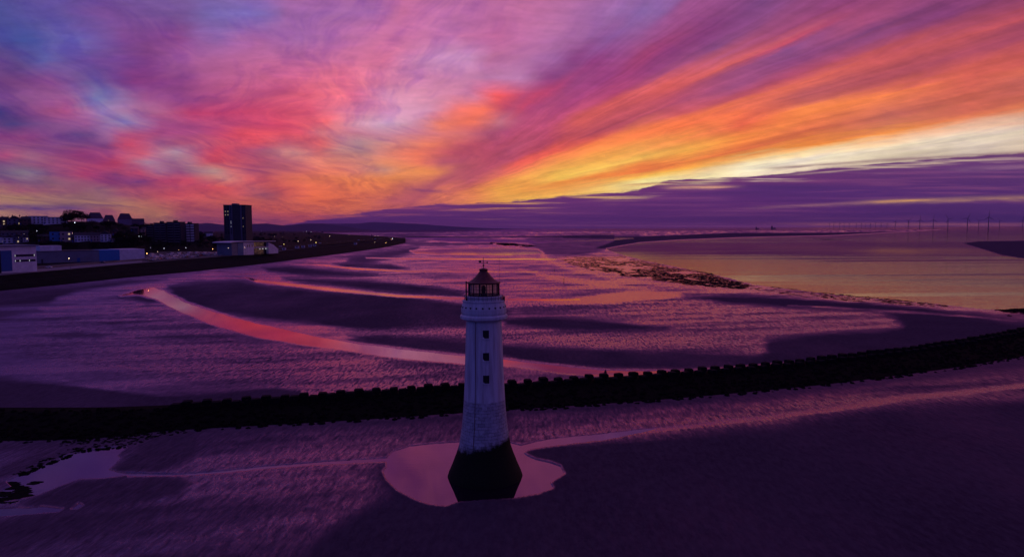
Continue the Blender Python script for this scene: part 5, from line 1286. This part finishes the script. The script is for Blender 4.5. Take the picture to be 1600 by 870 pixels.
for px_, py_, k, s_, lab in LAMPS:
    hh = 8.0 if py_ > 364 else 9.0
    x, Y, z = land_point(px_, py_, hh); zr = at(px_, py_, Y)[2]
    t_ = empty('street_lamp', (x, Y, z)); tag(t_, lab, 'street lamp', 'street lamps of the shore')
    hh = zr - z; b = MB(); b.tube((0, 0, 0), (0, 0, hh + .3), .12, .07, 6); b.tube((0, 0, hh + .25), (0, -.9, hh + .35), .05, n=5); b.build('pole', M_pole, t_)
    r_ = .19 * s_ * max(1, Y / 700) ** .7; b = MB(); b.ball((0, -.9, hh), r_, (1, 1, .8)); b.build('lamp_head', LM[k], t_)
# ---------------------------------------------------------------- wind farm, ships, hills
M_turb = material('pale turbine paint', (.10, .09, .11), .6)
def turbine(px_, hub_py, hub_m, Y, blade, ang, lab):
    x = at(px_, hub_py, Y)[0]; t_ = empty('wind_turbine', (x, Y, 0)); tag(t_, lab, 'wind turbine', 'offshore wind turbines')
    b = MB(); b.tube((0, 0, -2), (0, 0, hub_m - 2), hub_m * .035, hub_m * .024, 8); b.build('tower', M_turb, t_)
    b = MB(); b.box(-2.2, 2.2, -5, 7, hub_m - 2.5, hub_m + 2.5); b.build('nacelle', M_turb, t_)
    for k in range(3):
        a = R(ang + 120 * k); d_ = Vector((math.sin(a), 0, math.cos(a))); u = Vector((math.cos(a), 0, -math.sin(a)))
        b = MB(); o0 = Vector((0, -6, hub_m)); c_ = blade * .045
        P_ = [o0 - u * c_ * .5, o0 + u * c_ * .5, o0 + d_ * blade * .25 + u * c_, o0 + d_ * blade + u * c_ * .15, o0 + d_ * blade - u * c_ * .1, o0 + d_ * blade * .25 - u * c_ * .6]
        b.v = [p_ + Vector((0, -.6, 0)) for p_ in P_] + [p_ + Vector((0, .6, 0)) for p_ in P_]
        b.f = [tuple(range(5, -1, -1)), tuple(range(6, 12))] + [(i, (i + 1) % 6, 6 + (i + 1) % 6, 6 + i) for i in range(6)]; b.mi = [0] * 8
        b.build('blade', M_turb, t_)
TU = [(1399, 346.6, 12, 14, 'smallest clear wind turbine, leftmost of the near row'), (1419.5, 344.6, 11, 50, 'second wind turbine from the left of the near row'), (1437.5, 343.6, 10.6, 0, 'third wind turbine of the near row, blade straight up'),
      (1458.5, 343.2, 10.4, 5, 'fourth wind turbine of the near row'), (1481.5, 342, 10, 85, 'fifth wind turbine of the near row, blade pointing right'), (1512, 341.2, 9.3, 25, 'sixth wind turbine, second largest of the near row'),
      (1529.5, 345, 13, 70, 'small distant wind turbine between the two largest'), (1545, 339.2, 8.6, 0, 'largest wind turbine with one blade straight up'), (1562, 345.4, 13, 80, 'small distant wind turbine right of the largest'), (1598, 344.2, 11, 5, 'wind turbine at the right edge of the photo')]
for px_, hp, Yk, an, lab in TU:
    Y = Yk * 1000.; hm = at(px_, hp, Y)[2]; turbine(px_, hp, hm, Y, hm * (.62 if Yk < 12 else .55), an, lab)
for i, px_ in enumerate((1296, 1303, 1312, 1319, 1327, 1338, 1346, 1352, 1360, 1368, 1377, 1386)):
    Y = random.uniform(15500, 18500); hp = random.uniform(348.2, 349.4); hm = at(px_, hp, Y)[2]
    turbine(px_, hp, hm, Y, hm * .5, random.uniform(0, 120), 'tiny far wind turbine on the horizon left of the near row')
for px_, s_, lab in ((1183, 1.0, 'small ship on the horizon, left of two'), (1208, 1.4, 'larger ship on the horizon, right of two')):
    Y = 15000.; x = at(px_, 355, Y)[0]; t_ = empty('ship', (x, Y, 0)); t_.scale = (s_,) * 3; tag(t_, lab, 'ship')
    b = MB(); b.add([(-32, -8, 0), (28, -8, 0), (40, 0, 0), (28, 8, 0), (-32, 8, 0), (-34, -9, 14), (32, -9, 14), (46, 0, 18), (32, 9, 14), (-34, 9, 14)], [(0, 5, 6, 1), (1, 6, 7, 2), (2, 7, 8, 3), (3, 8, 9, 4), (4, 9, 5, 0), (5, 9, 8, 7, 6), (0, 1, 2, 3, 4)]); b.build('hull', M_dark, t_)
    b = MB(); b.box(-30, -8, -7, 7, 15, 38); b.box(-22, -16, -3, 3, 38, 56); b.build('superstructure', M_dark, t_)
M_hill = material('far hillside', (.05, .045, .055), .95, ior=1.05, var=.3, vscale=.0006)
def ridge(name, Y, depth, prof):
    m_ = MB(); xs = np.arange(prof[0][0], prof[-1][0] + 1, 4.0); NK = 7
    for c in xs:
        py_ = np.interp(c, [p_[0] for p_ in prof], [p_[1] for p_ in prof]) + (vnoise(np.array([c / 18]), np.array([Y]), 9, 4)[0] - .5) * .8
        x, _, z = at(c, py_, Y); z = max(z, 4)
        for k in range(NK):
            f_ = k / (NK - 1); yy = (Y - depth) + depth * 1.6 * f_; zz = z * math.sin(min(f_ * 1.6, 1) * math.pi / 2) if f_ < .63 else z * (1 - (f_ - .63) / .37)
            m_.v.append((x / Y * yy, yy, zz - (3 if k in (0, NK - 1) else 0)))
    n_ = len(xs); m_.f = [(i * NK + k, (i + 1) * NK + k, (i + 1) * NK + k + 1, i * NK + k + 1) for i in range(n_ - 1) for k in range(NK - 1)]; m_.mi = [0] * len(m_.f)
    o_ = m_.build(name, M_hill, smooth=True); o_['kind'] = 'structure'
ridge('hills', 25000., 3500, [(-300, 352), (100, 352), (270, 351), (303, 349.3), (326, 348), (350, 351), (387, 349.8), (416, 348.9), (443, 352), (480, 349), (506, 349.2), (531, 352), (565, 358), (590, 360)])
ridge('far_hills', 42000., 4000, [(440, 353), (500, 349), (530, 349.5), (560, 348.6), (585, 346.6), (615, 347.6), (650, 349.2), (700, 353.2), (760, 356.4), (800, 357.4), (850, 358)])
# ---------------------------------------------------------------- air
hz = MB(); hz.box(-45000, 45000, -400, 48000, -1.8, 720)
M_hz = bpy.data.materials.new('haze'); M_hz.use_nodes = True; _t = M_hz.node_tree; _t.nodes.clear(); _n = N(_t)
pv = _n.new('ShaderNodeVolumePrincipled'); pv.inputs['Color'].default_value = (.62, .42, .85, 1); pv.inputs['Density'].default_value = 1.9e-5; pv.inputs['Anisotropy'].default_value = .0
_n.put(_n.new('ShaderNodeOutputMaterial').inputs['Volume'], pv.outputs[0])
HAZE = True
if HAZE:
    o = hz.build('haze', M_hz); o['kind'] = 'stuff'; tag(o, 'thin purple evening haze over the sea and the far hills', 'haze')
